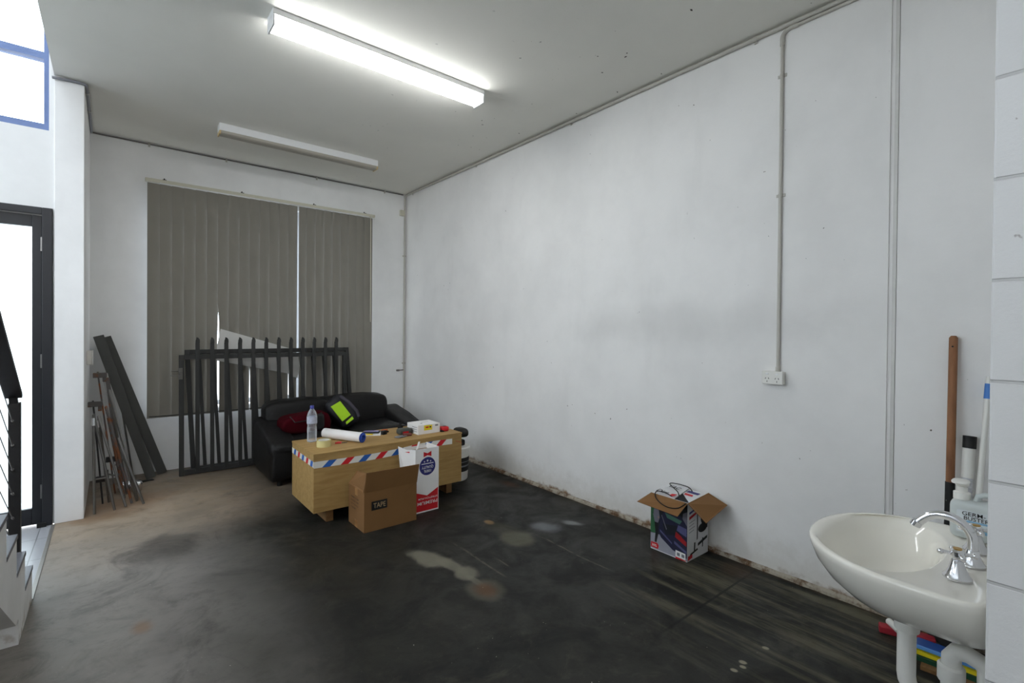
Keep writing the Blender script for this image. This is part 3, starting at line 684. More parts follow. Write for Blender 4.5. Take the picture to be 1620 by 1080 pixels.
for x in (1.59, 2.22):
    b = B(); pad(b, (x, 5.08, .335), (.31, .33, .10), .2, .5, 32, 14, lambda p: wr(p, .012, 5)); obj('seat_cushion', b, m_leather, sf, smooth=True, auto=80)
for x, hz in ((1.525, .170), (2.185, .172)):
    b = B(); pad(b, (x, 5.45, .545+hz-.175), (.337, .125, hz), .35, .42, 36, 20, lambda p: wr(Vector((p.x, p.y+(p.z)*.16-(.025 if -.07 < p.z < .0 else 0)*-1, p.z)), .014, 6), rotm(0, R(-1) if x < 2 else 0, 0)); obj('back_cushion', b, m_leather, sf, smooth=True, auto=80)
b = B(); pad(b, (1.855, 5.54, .40), (.66, .075, .30), .2, .25, 32, 12); obj('back_frame', b, m_leather, sf, smooth=True, auto=80)
for x in (1.20, 2.60):
    for y in (4.84, 5.52): b = B(); lathe(b, [(.022, 0), (.028, .07)], (x, y, 0), 12); obj('foot', b, m_ink, sf)

# ------------------------------------------------------------------ plywood crate
X0, X1, Y0, Y1, Z0, Z1 = 1.137, 2.424, 3.658, 4.205, .10, .537
cr = thing('plywood_crate', 'long plywood crate used as a table in front of the sofa', 'crate', ((X0+X1)/2, (Y0+Y1)/2, 0))
b = B(); box(b, X0, X1, Y0, Y0+.012, Z0, Z1-.014); obj('front_panel', b, m_crate, cr, bevel=.001)
b = B(); box(b, X0, X1, Y1-.012, Y1, Z0, Z1-.014); obj('back_panel', b, m_crate, cr, bevel=.001)
for x in (X0, X1-.012): b = B(); box(b, x, x+.012, Y0+.0125, Y1-.0125, Z0, Z1-.014); obj('end_panel', b, m_crate, cr, bevel=.001)
b = B(); box(b, X0+.0125, X1-.0125, Y0+.0125, Y1-.0125, Z0, Z0+.012); obj('bottom_panel', b, m_crate, cr)
b = B(); box(b, X0-.003, X1+.003, Y0-.003, Y1+.003, Z1-.013, Z1); obj('lid', b, m_crate, cr, bevel=.001)
for x in (1.245, 1.80, 2.30): b = B(); box(b, x, x+.055, Y0+.05, Y1-.03, .001, Z0-.001); obj('skid', b, m_timber, cr, bevel=.002)
# airmail striped packing tape: sagging band on the front, level band on the end
def band(bm, P, L, h, z_of, cols_, s0=0.0, slant=.05, pitch=.085, wd=.045):
    """P(u, z, off) maps along the band; white strip with slanted bars"""
    N = 30
    for k in range(N):
        u0, u1 = L*k/N, L*(k+1)/N
        quad(bm, [P(u0, z_of(u0), .0008), P(u1, z_of(u1), .0008), P(u1, z_of(u1)+h, .0008), P(u0, z_of(u0)+h, .0008)], 0)
    k = 0; u = s0
    while u+wd+slant < L:
        if u > 0: quad(bm, [P(u, z_of(u), .0014), P(u+wd, z_of(u+wd), .0014), P(u+wd+slant, z_of(u+wd+slant)+h, .0014), P(u+slant, z_of(u+slant)+h, .0014)], 1+(k % 2))
        u += pitch; k += 1
b = B()
band(b, lambda u, z, o: Vector((X0+u, Y0-o, z)), X1-X0-.10, .048, lambda u: .432+.02*math.exp(-((u-.95)/.3)**2)-.008*sin(u*3), 0, .06, .05, .137, .06)
band(b, lambda u, z, o: Vector((X0-o, Y0+u, z)), Y1-Y0, .044, lambda u: .437+.008*u, 0, .03, -.02, .105, .05)
for f in b.faces:
    if f.material_index: f.material_index = 3-f.material_index
obj('striped_tape', b, [m_tapew, m_red, m_blue], cr)
b = B(); tube(b, [(2.36, Y0-.002, .47), (2.40, Y0-.002, .455), (X1+.001, Y0-.002, .44)], .0015, 5); obj('cord', b, m_red, cr)

# ------------------------------------------------------------------ things on the crate
T = Z1+.0005
bt = thing('water_bottle', 'clear plastic water bottle with a blue cap on the left end of the crate', 'bottle', (1.255, 4.085, T))
prof = [(.030, 0), (.036, .004), (.038, .012)]
for k in range(7): z = .02+k*.014; prof += [(.038, z), (.0355, z+.007)]
prof += [(.036, .120), (.0325, .130), (.036, .142), (.0385, .15), (.0385, .205), (.036, .220), (.028, .243), (.016, .262), (.0125, .270), (.0125, .278)]
m_pet = bpy.data.materials.new('clear_plastic'); m_pet.use_nodes = True; _t = m_pet.node_tree; _p = _t.nodes['Principled BSDF']
_p.inputs['Base Color'].default_value = (.86, .89, .93, 1); _p.inputs['Roughness'].default_value = .08
_tr = _t.nodes.new('ShaderNodeBsdfTransparent'); _tr.inputs[0].default_value = (.90, .92, .95, 1)
_lw = _t.nodes.new('ShaderNodeLayerWeight'); _lw.inputs[0].default_value = .35; _nz = _t.nodes.new('ShaderNodeTexNoise'); _nz.inputs['Scale'].default_value = 40
_mp = _t.nodes.new('ShaderNodeMath'); _mp.operation = 'MULTIPLY_ADD'; _t.links.new(_lw.outputs['Facing'], _mp.inputs[0]); _mp.inputs[1].default_value = .75; _mp.inputs[2].default_value = .10
_mx = _t.nodes.new('ShaderNodeMixShader'); _t.links.new(_mp.outputs[0], _mx.inputs[0]); _t.links.new(_tr.outputs[0], _mx.inputs[1]); _t.links.new(_p.outputs[0], _mx.inputs[2])
_t.links.new(_mx.outputs[0], _t.nodes['Material Output'].inputs[0])
_t.links.new(_nz.outputs[0], _p.inputs['Coat Weight'])
b = B(); lathe(b, prof, (1.255, 4.085, T), 24); obj('bottle_body', b, m_pet, bt, smooth=True, auto=60)
b = B(); lathe(b, [(.039, .150), (.039, .205)], (1.255, 4.085, T), 24, cap=False); obj('paper_label', b, mat('pale_label', srgb(176, 180, 196), .5, var=.25, scale=60), bt, smooth=True)
b = B(); lathe(b, [(.0155, .268), (.0155, .290), (.013, .294)], (1.255, 4.085, T), 18); obj('cap', b, mat('blue_cap', srgb(44, 46, 128), .4), bt, smooth=True)
tr = thing('tape_roll', 'roll of pale packing tape lying flat on the crate', 'tape', (1.278, 3.865, T))
def ring_(bm, c, ri, ro, h, n=32, ax=(0, 0, 1)): lathe(bm, [(ri, 0), (ro, 0), (ro, h), (ri, h), (ri, 0)], c, n, ax, cap=False)
b = B(); ring_(b, (1.278, 3.865, T), .0415, .054, .05); obj('tape_winding', b, mat('clear_tape', srgb(206, 196, 140), .25, var=.03, spec=.6), tr, smooth=True)
b = B(); ring_(b, (1.278, 3.865, T), .0375, .0412, .05); obj('cardboard_core', b, m_tapew, tr, smooth=True)
# roll of film lying across
tf = thing('film_roll', 'long roll of white plastic film with a blue core lying on the crate', 'film roll', (1.47, 3.98, T))
p0, p1 = Vector((1.385, 4.165, T+.041)), Vector((1.562, 3.80, T+.041)); d = (p1-p0)
b = B(); ring_(b, p0, .026, .040, d.length, 28, d); obj('film_winding', b, mat('white_film', srgb(226, 222, 220), .35, var=.02), tf, smooth=True)
b = B(); ring_(b, p0-d.normalized()*.008, .021, .0262, d.length+.018, 28, d); ring_(b, p1+d.normalized()*.0003, .026, .0395, .002, 28, d); obj('core', b, mat('blue_core', srgb(52, 84, 176), .45), tf, smooth=True)
# carton
ct = thing('small_carton', 'small white carton with a yellow label at the right end of the crate', 'box', (2.165, 3.88, T))
cx0, cx1, cy0, cy1, cz1 = 2.055, 2.275, 3.785, 3.985, .62
b = B(); box(b, cx0, cx1, cy0, cy1, T, cz1); obj('carton_body', b, m_white, ct, bevel=.002)
b = B(); plate(b, [(2.115, cy0-.0003, .570), (2.195, cy0-.0003, .570), (2.195, cy0-.0003, .614), (2.115, cy0-.0003, .614)], .0006)
obj('yellow_label', b, m_yel, ct)
b = B()
for k, (xa, wd) in enumerate(((2.130, .03), (2.168, .016))): plate(b, [(xa, cy0-.0012, .59), (xa+wd, cy0-.0012, .59), (xa+wd, cy0-.0012, .602), (xa, cy0-.0012, .602)], .0004, k)
plate(b, [(2.225, cy0-.0006, .598), (2.255, cy0-.0006, .598), (2.255, cy0-.0006, .612), (2.225, cy0-.0006, .612)], .0004, 2)
for k in range(3): plate(b, [(cx0-.0006, 3.80+.0, .560+k*.018), (cx0-.0006, 3.80, .564+k*.018), (cx0-.0006, 3.95-.03*k, .564+k*.018), (cx0-.0006, 3.95-.03*k, .560+k*.018)], .0004, 2)
plate(b, [(2.12, 3.85, cz1+.0004), (2.135, 3.85, cz1+.0004), (2.135, 3.865, cz1+.0004), (2.12, 3.865, cz1+.0004)], .0004, 3); plate(b, [(2.15, 3.9, cz1+.0004), (2.22, 3.9, cz1+.0004), (2.22, 3.905, cz1+.0004), (2.15, 3.905, cz1+.0004)], .0004, 2)
obj('printing', b, [m_red, m_ink, m_grey, m_ink], ct)
# papers, phone, calculator
pp = [(1.62, 4.06, 0), (1.79, 3.96, 0), (1.87, 4.12, 0), (1.66, 4.195, 0)]
b = B(); plate(b, [(x, y, T) for x, y, _ in pp], .004); plate(b, [(x-.05, y+.02, T+.0042) for x, y, _ in [(1.62, 4.06, 0), (1.75, 4.0, 0), (1.79, 4.12, 0), (1.68, 4.16, 0)]], .002)
tag(obj('paper_stack', b, m_white, loc=(1.73, 4.08, T)), 'loose white papers on the crate behind the film roll', 'paper')
ph = thing('mobile_phone', 'black phone with a lilac screen lying on the papers', 'phone', (1.76, 4.09, T+.007)); mm = rotm(0, 0, R(-35))
b = B(); obox(b, (1.765, 4.095, T+.0135), (.145, .075, .010), mm); obj('phone_body', b, m_ink, ph, bevel=.003)
b = B(); obox(b, (1.765, 4.095, T+.0192), (.125, .062, .001), mm); obj('screen', b, mat('phone_screen', srgb(128, 118, 168), .15), ph)
b = B(); obox(b, (1.705, 4.035, T+.0095), (.09, .03, .003), rotm(0, 0, R(-32))); tag(obj('yellow_note', b, m_yel, loc=(1.7, 4.03, T)), 'yellow sticky note beside the phone on the papers', 'note')
b = B(); obox(b, (1.832, 3.985, T+.018), (.045, .032, .034), rotm(0, 0, .3)); lathe(b, [(.008, 0), (.008, .02)], (1.858, 3.99, T+.02), 8, (1, 0, 0)); tag(obj('power_adapter', b, m_ink, loc=(1.832, 3.985, T), bevel=.004), 'small black plug adapter on the crate beside the papers', 'adapter')
b = B(); obox(b, (1.90, 3.80, T+.006), (.10, .055, .010), rotm(0, 0, .35)); tag(obj('grey_packet', b, mat('foil_packet', srgb(132, 132, 138), .3, .4, var=.25, scale=50), loc=(1.9, 3.8, T), bevel=.003), 'crinkled grey packet near the front edge of the crate', 'packet')
dr = thing('tool_battery', 'dark tool battery pack on the crate beside the white carton', 'battery', (1.98, 3.90, T))
b = B(); pad(b, (1.985, 3.90, T+.026), (.062, .045, .026), .3, .5); obj('battery_shell', b, mat('dark_green_plastic', srgb(66, 68, 62), .5), dr, smooth=True)
b = B(); obox(b, (1.975, 3.858, T+.022), (.055, .006, .016)); obj('red_badge', b, m_red, dr)
b = B(); obox(b, (1.965, 3.81, T+.012), (.075, .04, .022), rotm(0, 0, -.2)); tag(obj('red_brown_pouch', b, mat('maroon_fabric', srgb(104, 56, 46), .8, var=.2), loc=(1.965, 3.81, T), bevel=.006), 'small reddish brown pouch on the crate in front of the battery', 'pouch')
b = B(); lathe(b, [(.024, 0), (.024, .05), (.012, .055), (.012, .07)], (2.02, 4.05, T), 14); tag(obj('black_jar', b, m_ink, loc=(2.02, 4.05, T), smooth=True), 'small black container at the back edge of the crate', 'container')
b = B(); pad(b, (1.90, 4.12, T+.008), (.03, .012, .008), .7); tag(obj('orange_scrap', b, mat('orange_plastic', srgb(176, 82, 36), .6), loc=(1.9, 4.12, T), smooth=True), 'tiny orange scrap at the back edge of the crate', 'scrap')
tm = thing('tape_measure', 'red and black tape measure right of the white carton', 'tape measure', (2.325, 3.80, T))
b = B(); pad(b, (2.328, 3.80, T+.022), (.036, .036, .022), .45, .5); obj('case', b, m_red, tm, smooth=True)
b = B(); pad(b, (2.328, 3.80, T+.031), (.026, .026, .015), .8, .8); pad(b, (2.295, 3.785, T+.008), (.02, .02, .008), .5); obj('grip', b, m_ink, tm, smooth=True)
kb = thing('utility_knife', 'small red and grey craft knife lying beside the tape roll', 'knife', (1.42, 3.90, T)); mm = rotm(0, 0, R(-30))
b = B(); plate(b, [(1.375, 3.895, T), (1.415, 3.875, T), (1.435, 3.905, T), (1.41, 3.925, T)], .008); obj('grip', b, m_red, kb)
b = B(); obox(b, (1.445, 3.885, T+.003), (.05, .014, .004), mm); obj('blade', b, m_tube, kb)

# ------------------------------------------------------------------ bags on the sofa
rb = thing('red_bag', 'dark red holdall lying on the left sofa seat', 'bag', (1.50, 5.12, .44))
b = B(); pad(b, (1.49, 5.08, .515), (.235, .13, .10), .3, .6, 32, 16, lambda p: wr(Vector((p.x, p.y, p.z*(1-.18*(p.x/.25)*-1))), .02, 9)); obj('bag_body', b, mat('maroon_nylon', srgb(58, 4, 13), .95, var=.25, scale=12, bump=.3, spec=.1), rb, smooth=True, auto=80)
b = B(); pad(b, (1.60, 4.955, .53), (.04, .022, .08), .5); obj('black_pocket', b, m_ink, rb, smooth=True)
b = B(); tube(b, [(1.33, 5.0, .60), (1.36, 4.94, .55), (1.50, 4.94, .56), (1.62, 4.96, .62)], .006, 6); obj('strap', b, m_ink, rb, smooth=True)
bp = thing('backpack', 'black backpack with a lime green pocket slumped on the right of the sofa', 'backpack', (1.95, 5.1, .44))
mm = rotm(R(-18), R(-34), 0)
b = B(); pad(b, (1.885, 5.14, .575), (.115, .09, .175), .45, .5, 32, 18, lambda p: wr(p, .014, 8), mm); obj('pack_body', b, mat('black_nylon', (.012, .012, .016), .55, var=.1, bump=.3), bp, smooth=True, auto=80)
def onpack(u, v, o=.0): return Vector((1.885, 5.14, .575))+mm @ Vector((u*.9, -.106-o, v*.85))
lime = mat('lime_fabric', srgb(168, 214, 20), .5, var=.06, scale=20)
b = B(); plate(b, [onpack(-.085, -.095), onpack(.035, -.095), onpack(.04, .12), onpack(-.08, .135)], -.016); obj('lime_pocket', b, lime, bp, bevel=.004)
b = B(); plate(b, [onpack(-.07, -.155), onpack(.03, -.155), onpack(.035, -.12), onpack(-.06, -.125)], -.008); obj('lime_strip', b, lime, bp)
b = B(); tube(b, [onpack(.07, .17, .01), onpack(.10, .05, .03), onpack(.11, -.10, .02), onpack(.09, -.17, .01)], .016, 8); obj('shoulder_strap', b, mat('grey_webbing', srgb(66, 62, 72), .8), bp, smooth=True)

# ------------------------------------------------------------------ cardboard boxes
def shell(bm, x0, x1, y0, y1, z0, z1, t=.004, mo=0, mi=1):
    """open carton with thin walls"""
    box(bm, x0, x1, y0, y0+t, z0, z1, mo); box(bm, x0, x1, y1-t, y1, z0, z1, mo)
    box(bm, x0, x0+t, y0+t, y1-t, z0, z1, mo); box(bm, x1-t, x1, y0+t, y1-t, z0, z1, mo); box(bm, x0+t, x1-t, y0+t, y1-t, z0, z0+t, mi)
tb = thing('tape_carton', 'open brown cardboard carton printed TAPE on the floor before the crate', 'box', (1.585, 3.47, 0))
ax0, ax1, ay0, ay1, az = 1.385, 1.80, 3.33, 3.622, .290
b = B(); shell(b, ax0, ax1, ay0, ay1, .001, az); obj('carton_body', b, [m_card, m_cardi], tb)
b = B(); plate(b, [(ax0, ay0, az), (ax1, ay0, az), (ax1+.002, ay0-.034, az+.145), (ax0, ay0-.03, az+.148)], .004); obj('front_flap', b, m_card, tb)
b = B(); plate(b, [(ax0, ay0+.004, az), (ax0+.012, ay0-.022, az+.145), (ax0+.045, ay1-.06, az+.10), (ax0, ay1, az)], .004); obj('side_flap', b, m_card, tb)
b = B(); plate(b, [(ax0, ay1, az), (ax0+.02, ay1+.012, az+.02), (ax1, ay1+.012, az+.03), (ax1, ay1, az)], .004); obj('back_flap', b, m_cardi, tb)
b = B(); plate(b, [(ax1, ay0, az), (ax1, ay1, az), (ax1-.10, ay1, az-.06), (ax1-.10, ay0, az-.06)], .003); obj('side_flap', b, m_cardi, tb)
b = B(); plate(b, [(ax0+.055, ay0-.0004, .150), (ax0+.175, ay0-.0004, .150), (ax0+.175, ay0-.0004, .215), (ax0+.055, ay0-.0004, .215)], .0005)
pl = obj('black_label', b, m_ink, tb)
b = B(); text_mesh(b, 'TAPE', (ax0+.068, ay0-.0012, .165), (1, 0, 0), (0, 0, 1), .095, .036); obj('lettering', b, mat('pale_ink', srgb(166, 140, 106), .7), pl)
b = B()
for k, s_ in enumerate(('48MM X 75M', 'PACKING TAPE', 'QTY 36 RLS', 'CLEAR')):
    text_mesh(b, s_, (ax0-.0006, ay1-.05, .205-k*.026), (0, -1, 0), (0, 0, 1), .14 if k < 3 else .09, .010)
obj('lettering', b, mat('brown_ink', srgb(34, 24, 16), .7), tb)
b = B(); plate(b, [(ax0-.0006, 3.452, .235), (ax0-.0006, 3.452, az), (ax0-.0006, 3.50, az), (ax0-.0006, 3.50, .235)], .0003); plate(b, [(ax0-.0006, 3.452, .002), (ax0-.0006, 3.452, .055), (ax0-.0006, 3.50, .055), (ax0-.0006, 3.50, .002)], .0003)
obj('sealing_tape', b, mat('brown_tape', srgb(150, 106, 62), .3), tb)
# white film carton
fb = thing('film_carton', 'tall white and red film carton standing upside down right of the TAPE carton', 'box', (1.95, 3.53, 0))
gx0, gx1, gy0, gy1, gz = 1.845, 2.053, 3.43, 3.628, .508
b = B(); box(b, gx0, gx1, gy0, gy0+.003, .001, gz); box(b, gx1-.003, gx1, gy0+.003, gy1, .001, gz); box(b, gx0, gx1, gy1-.003, gy1, .001, gz-.02); box(b, gx0, gx1, gy0+.003, gy1-.003, .001, .004)
obj('carton_body', b, m_white, fb)
b = B(); plate(b, [(gx0, gy0, .001), (gx0, gy0, gz), (gx0-.03, gy0+.09, gz-.012), (gx0-.062, gy1-.02, gz+.004), (gx0-.01, gy1-.02, .001)], .003); obj('side_panel', b, m_white, fb)
b = B(); plate(b, [(gx0, gy0+.003, gz), (gx0+.016, gy0+.005, gz+.002), (gx0+.07, gy0+.06, gz+.045), (gx0+.052, gy0+.058, gz+.047)], .002); obj('torn_flap', b, m_white, fb)
b = B(); box(b, gx0+.005, gx1-.006, gy0+.006, gy1-.006, gz-.05, gz-.046); obj('inner_card', b, m_cardi, fb)
yf = gy0-.0005; fx0 = gx0+.006; fx1 = gx1-.006; xm = (gx0+gx1)/2
b = B(); plate(b, [(fx0, yf, .012), (fx1, yf, .012), (fx1, yf, .180), (xm-.002, yf, .130), (fx0, yf, .165)], .0004); obj('red_panel', b, m_red, fb)
b = B(); text_mesh(b, 'PREMIUM', (fx1-.008, yf-.001, .088), (-1, 0, 0), (0, 0, -1), .178, .026); text_mesh(b, 'STRETCH-FILM', (fx1-.008, yf-.001, .118), (-1, 0, 0), (0, 0, -1), .17, .014); obj('lettering', b, m_white, fb)
b = B(); cz_, rr = .365, .072; plate(b, [(xm+rr*cos(a), yf-.0002, cz_+rr*sin(a)) for a in [i*2*pi/40 for i in range(40)]], .0004); bd = obj('round_badge', b, m_navy, fb)
b = B(); text_mesh(b, 'QUALITY', (xm+.052, yf-.0014, .372), (-1, 0, 0), (0, 0, -1), .104, .026); text_mesh(b, '100%', (xm+.032, yf-.0014, .337), (-1, 0, 0), (0, 0, -1), .064, .022)
plate(b, [(xm-.055, yf-.0012, .383), (xm+.055, yf-.0012, .383), (xm+.055, yf-.0012, .389), (xm-.055, yf-.0012, .389)], .0003)
for sx_, sz_, sr in ((0, .409, .011), (-.028, .403, .008), (.028, .403, .008)):
    plate(b, [(xm+sx_+(sr if i % 2 == 0 else sr*.42)*cos(i*pi/5-pi/2), yf-.0012, sz_+(sr if i % 2 == 0 else sr*.42)*sin(i*pi/5-pi/2)) for i in range(10)], .0003)
obj('lettering', b, m_white, bd)
b = B(); plate(b, [(xm-.035, yf, .440), (xm, yf, .452), (xm+.035, yf, .440), (xm+.035, yf, .482), (xm, yf, .467), (xm-.035, yf, .482)], .0004); obj('red_ribbon', b, m_red, fb)
b = B(); q = lambda s_, z: Vector((gx0-.0012-.062*s_-.001, gy0+.19*s_, z)); plate(b, [q(.55, .475), q(.55, .49), q(.33, .49), q(.33, .475)], .0006); obj('red_mark', b, m_red, fb)

# ------------------------------------------------------------------ bucket behind the crate
bk = thing('plastic_bucket', 'white plastic bucket with a black label right of the crate', 'bucket', (2.60, 4.04, 0))
b = B(); lathe(b, [(.118, 0), (.125, .01), (.14, .28)], (2.60, 4.04, .001), 32); obj('bucket_body', b, m_pvcw, bk, smooth=True)
b = B(); lathe(b, [(.1305, .09), (.1385, .225)], (2.60, 4.04, .001), 32, cap=False); lb = obj('black_label', b, m_ink, bk, smooth=True)
b = B(); lathe(b, [(.1345, .135), (.1355, .15)], (2.60, 4.04, .001), 32, cap=False); lathe(b, [(.1370, .18), (.1375, .187)], (2.60, 4.04, .001), 32, cap=False); obj('label_stripe', b, m_grey, lb, smooth=True)
b = B(); lathe(b, [(.147, .275), (.150, .285), (.150, .315), (.143, .322), (.10, .318)], (2.60, 4.04, .001), 32); obj('lid', b, m_pvcw, bk, smooth=True)
bb = thing('cordless_drill', 'black cordless tool standing on the bucket lid', 'power tool', (2.63, 4.03, .325))
b = B(); pad(b, (2.63, 4.02, .355), (.045, .055, .03), .3, .4); obj('battery', b, m_ink, bb, smooth=True)
b = B(); tube(b, [(2.63, 4.02, .37), (2.63, 4.03, .44)], [.022, .026], 12); obj('grip', b, m_ink, bb, smooth=True)
b = B(); pad(b, (2.64, 4.0, .455), (.05, .09, .045), .6, .7); obj('motor_housing', b, m_ink, bb, smooth=True)

# ------------------------------------------------------------------ vacuum cleaner carton
vc = thing('vacuum_carton', 'open picture printed vacuum cleaner carton against the right wall', 'box', (2.93, 1.79, 0))
vx0, vx1, vy0, vy1, vz = 2.802, 3.055, 1.660, 1.928, .375
m_vw = mat('white_gloss_card', srgb(214, 214, 216), .4, var=.02)
b = B(); shell(b, vx0, vx1, vy0, vy1, .001, vz); obj('carton_body', b, [m_vw, m_cardi], vc)
P = lambda u, z, o=0: Vector((vx0-.0006-o, vy1-.27*u+.001, z*vz))          # u runs left to right on the picture side
def poly(bm, pts, o, mi, f=P): plate(bm, [f(u, z, o) for u, z in pts], .0002, mi)
def ell(cu, cz__, ru, rz_, n=18): return [(cu+ru*cos(2*pi*i/n), cz__+rz_*sin(2*pi*i/n)) for i in range(n)]
cols_ = [mat('print_night', srgb(24, 28, 34), .4), mat('print_green', srgb(48, 92, 60), .4), mat('print_floor', srgb(150, 150, 160), .4), mat('print_car', srgb(34, 34, 58), .35), mat('print_car_light', srgb(84, 84, 122), .35),
         mat('print_red', srgb(150, 30, 34), .4), mat('print_teal', srgb(70, 110, 96), .4), mat('print_skin', srgb(150, 120, 112), .5), mat('print_grey', srgb(112, 110, 122), .5), m_red, m_white, m_ink]
b = B(); poly(b, [(.0, .02), (.995, .02), (.995, .98), (.0, .98)], .0000, 0)
poly(b, [(0, .28), (.14, .30), (.12, .62), (0, .66)], .0003, 1); poly(b, [(0, .02), (.995, .02), (.995, .1), (.5, .2), (.35, .3), (0, .30)], .0003, 2)
poly(b, [(.0, .80), (.14, .86), (.10, .66), (0, .64)], .0003, 1); poly(b, [(.85, .55), (.995, .6), (.995, .85), (.88, .80)], .0003, 8)
poly(b, [(.22, .34), (.30, .26), (.62, .12), (.995, .06), (.995, .60), (.84, .74), (.42, .78), (.28, .62)], .0006, 3)           # car tail
poly(b, [(.40, .72), (.86, .67), (.80, .60), (.46, .64)], .0009, 6); poly(b, [(.34, .52), (.80, .56), (.80, .40), (.42, .34)], .0009, 0)
poly(b, [(.26, .40), (.60, .24), (.60, .21), (.27, .36)], .0009, 4); poly(b, [(.66, .24), (.98, .14), (.98, .18), (.66, .29)], .0009, 4)
poly(b, [(.68, .36), (.86, .30), (.86, .40), (.70, .46)], .0012, 5); poly(b, [(.86, .30), (.98, .26), (.98, .34), (.86, .39)], .0012, 5); poly(b, [(.72, .48), (.98, .42), (.98, .56), (.76, .58)], .0009, 4)
poly(b, ell(.17, .80, .035, .035), .0009, 7); poly(b, [(.10, .76), (.22, .76), (.26, .60), (.21, .50), (.12, .50), (.07, .62)], .0009, 8)       # figure
poly(b, [(.11, .50), (.20, .50), (.22, .30), (.17, .14), (.12, .15), (.14, .32)], .0009, 11); poly(b, [(.30, .66), (.32, .66), (.46, .44), (.44, .43)], .0015, 8); poly(b, ell(.22, .60, .018, .02), .0015, 7)
poly(b, [(.01, .04), (.22, .035), (.24, .10), (.20, .135), (.02, .13)], .0015, 9); text_b = b
obj('printed_picture', b, cols_, vc)
b = B(); poly(b, [(.70, .03), (.96, .02), (.96, .135), (.70, .145)], .0018, 0); poly(b, [(.70, .0), (.97, -.01 + .02), (.97, .03), (.70, .035)], .0018, 1)
for u in (.74, .86): poly(b, [(u, .06), (u+.075, .058), (u+.075, .11), (u, .112)], .0022, 2)
obj('sticker', b, [m_white, m_red, m_grey], vc)
b = B(); text_mesh(b, '30%', tuple(P(.05, .062, .002)), (0, -1, 0), (0, 0, 1), .036, .016); obj('lettering', b, m_white, vc)
Q = lambda u, z, o=0: Vector((vx0+.253*u, vy0-.0006-o, z*vz))
qp = lambda bm, pts, o, mi: plate(bm, [Q(u, z, o) for u, z in pts], .0002, mi)
b = B(); qp(b, [(.08, .70), (.42, .76), (.42, .80), (.08, .75)], 0, 0); qp(b, [(.08, .79), (.34, .83), (.34, .86), (.08, .83)], 0, 1)
for k in range(4): qp(b, [(.08, .64-k*.055), (.34-.04*(k % 2), .665-k*.055), (.34-.04*(k % 2), .675-k*.055), (.08, .65-k*.055)], 0, 2)
qp(b, [(.45, .80), (.49, .80), (.49, .32), (.44, .30)], 0, 3); qp(b, ell(.76, .66, .14, .13), 0, 3); qp(b, ell(.72, .48, .22, .08), .0004, 3); qp(b, ell(.74, .74, .09, .05), .0006, 2)
qp(b, [(.93, .80), (.96, .80), (.96, .45), (.92, .44)], 0, 3); qp(b, [(.32, .28), (.38, .28), (.37, .12), (.31, .12)], 0, 3); qp(b, [(.10, .08), (.5, .13), (.48, .16), (.16, .12)], 0, 3)
qp(b, [(.50, .19), (.95, .26), (.95, .31), (.50, .24)], 0, 3); qp(b, [(.70, .14), (.74, .14), (.76, .30), (.71, .30)], 0, 3); qp(b, [(.04, .02), (.24, .04), (.24, .10), (.04, .09)], 0, 0)
obj('printed_picture', b, [m_red, m_navy, m_grey, m_ink], vc)
# flaps
def flap(name, pts, mo, print_fn=None):
    b = B(); plate(b, pts, .003); o = obj(name, b, mo, vc); return o
flap('front_flap', [(vx0, vy0, vz), (vx0, vy1, vz), (vx0-.115, vy1+.03, vz-.045), (vx0-.10, vy0+.01, vz-.062)][::-1], m_card)
flap('side_flap', [(vx0, vy0, vz), (vx1, vy0, vz+.015), (vx1-.0, vy0-.13, vz-.03), (vx0+.02, vy0-.115, vz-.095)], m_card)
flap('back_flap', [(vx0, vy1, vz), (vx1, vy1, vz), (vx1-.004, vy1-.128, vz+.012), (vx0+.006, vy1-.165, vz-.004)], m_vw)
flap('wall_flap', [(vx1, vy0, vz), (vx1, vy1-.13, vz), (vx1-.10, vy1-.14, vz-.004), (vx1-.215, vy0+.012, vz-.012)], m_vw)
b = B(); zt_ = vz+.0125; upv = (1, 0, 0); right = (0, -1, -.03)
text_mesh(b, 'Dirt', (vx0+.02, vy1-.02, zt_+.001), right, upv, .085, .05, 0, .0, .03); obj('lettering', b, m_ink, vc)
b = B()
text_mesh(b, 'VAC', (vx0+.155, vy1-.02, zt_+.003), right, upv, .085, .05, 0, .0, .03)
obj('lettering', b, m_ink, vc)
b = B(); plate(b, [(vx0+.03, vy1-.12, zt_-.004), (vx0+.06, vy1-.12, zt_-.003), (vx0+.075, vy1-.15, zt_-.003), (vx0+.02, vy1-.15, zt_-.004)], .0006, 0)
plate(b, [(vx1-.03, vy1-.145, vz+.0035), (vx1-.03, vy0+.04, vz+.0035), (vx1-.065, vy0+.04, vz+.002), (vx1-.065, vy1-.145, vz+.002)], .0008, 1)
plate(b, [(vx1-.085, vy1-.15, vz+.001), (vx1-.085, vy0+.06, vz+.001), (vx1-.115, vy0+.05, vz-.001), (vx1-.115, vy1-.16, vz-.001)], .0008, 0)
obj('flap_printing', b, [m_red, m_navy], vc)
b = B(); tube(b, curve([(2.86, 1.80, .345), (2.845, 1.80, .372), (2.835, 1.85, .388), (2.83, 1.895, .386), (2.80, 1.895, .380), (2.757, 1.862, .366), (2.727, 1.80, .350), (2.722, 1.74, .343), (2.745, 1.69, .350), (2.79, 1.668, .372), (2.83, 1.68, .360)]), .0032, 8)
obj('carry_strap', b, m_ink, vc, smooth=True)
b = B(); tube(b, curve([(3.02, 1.74, .34), (3.03, 1.775, .392), (3.035, 1.84, .400), (3.03, 1.905, .398), (3.00, 1.915, .398), (2.95, 1.86, .398), (2.90, 1.79, .392), (2.88, 1.765, .36)]), .0032, 8)
obj('carry_strap', b, m_ink, vc, smooth=True)

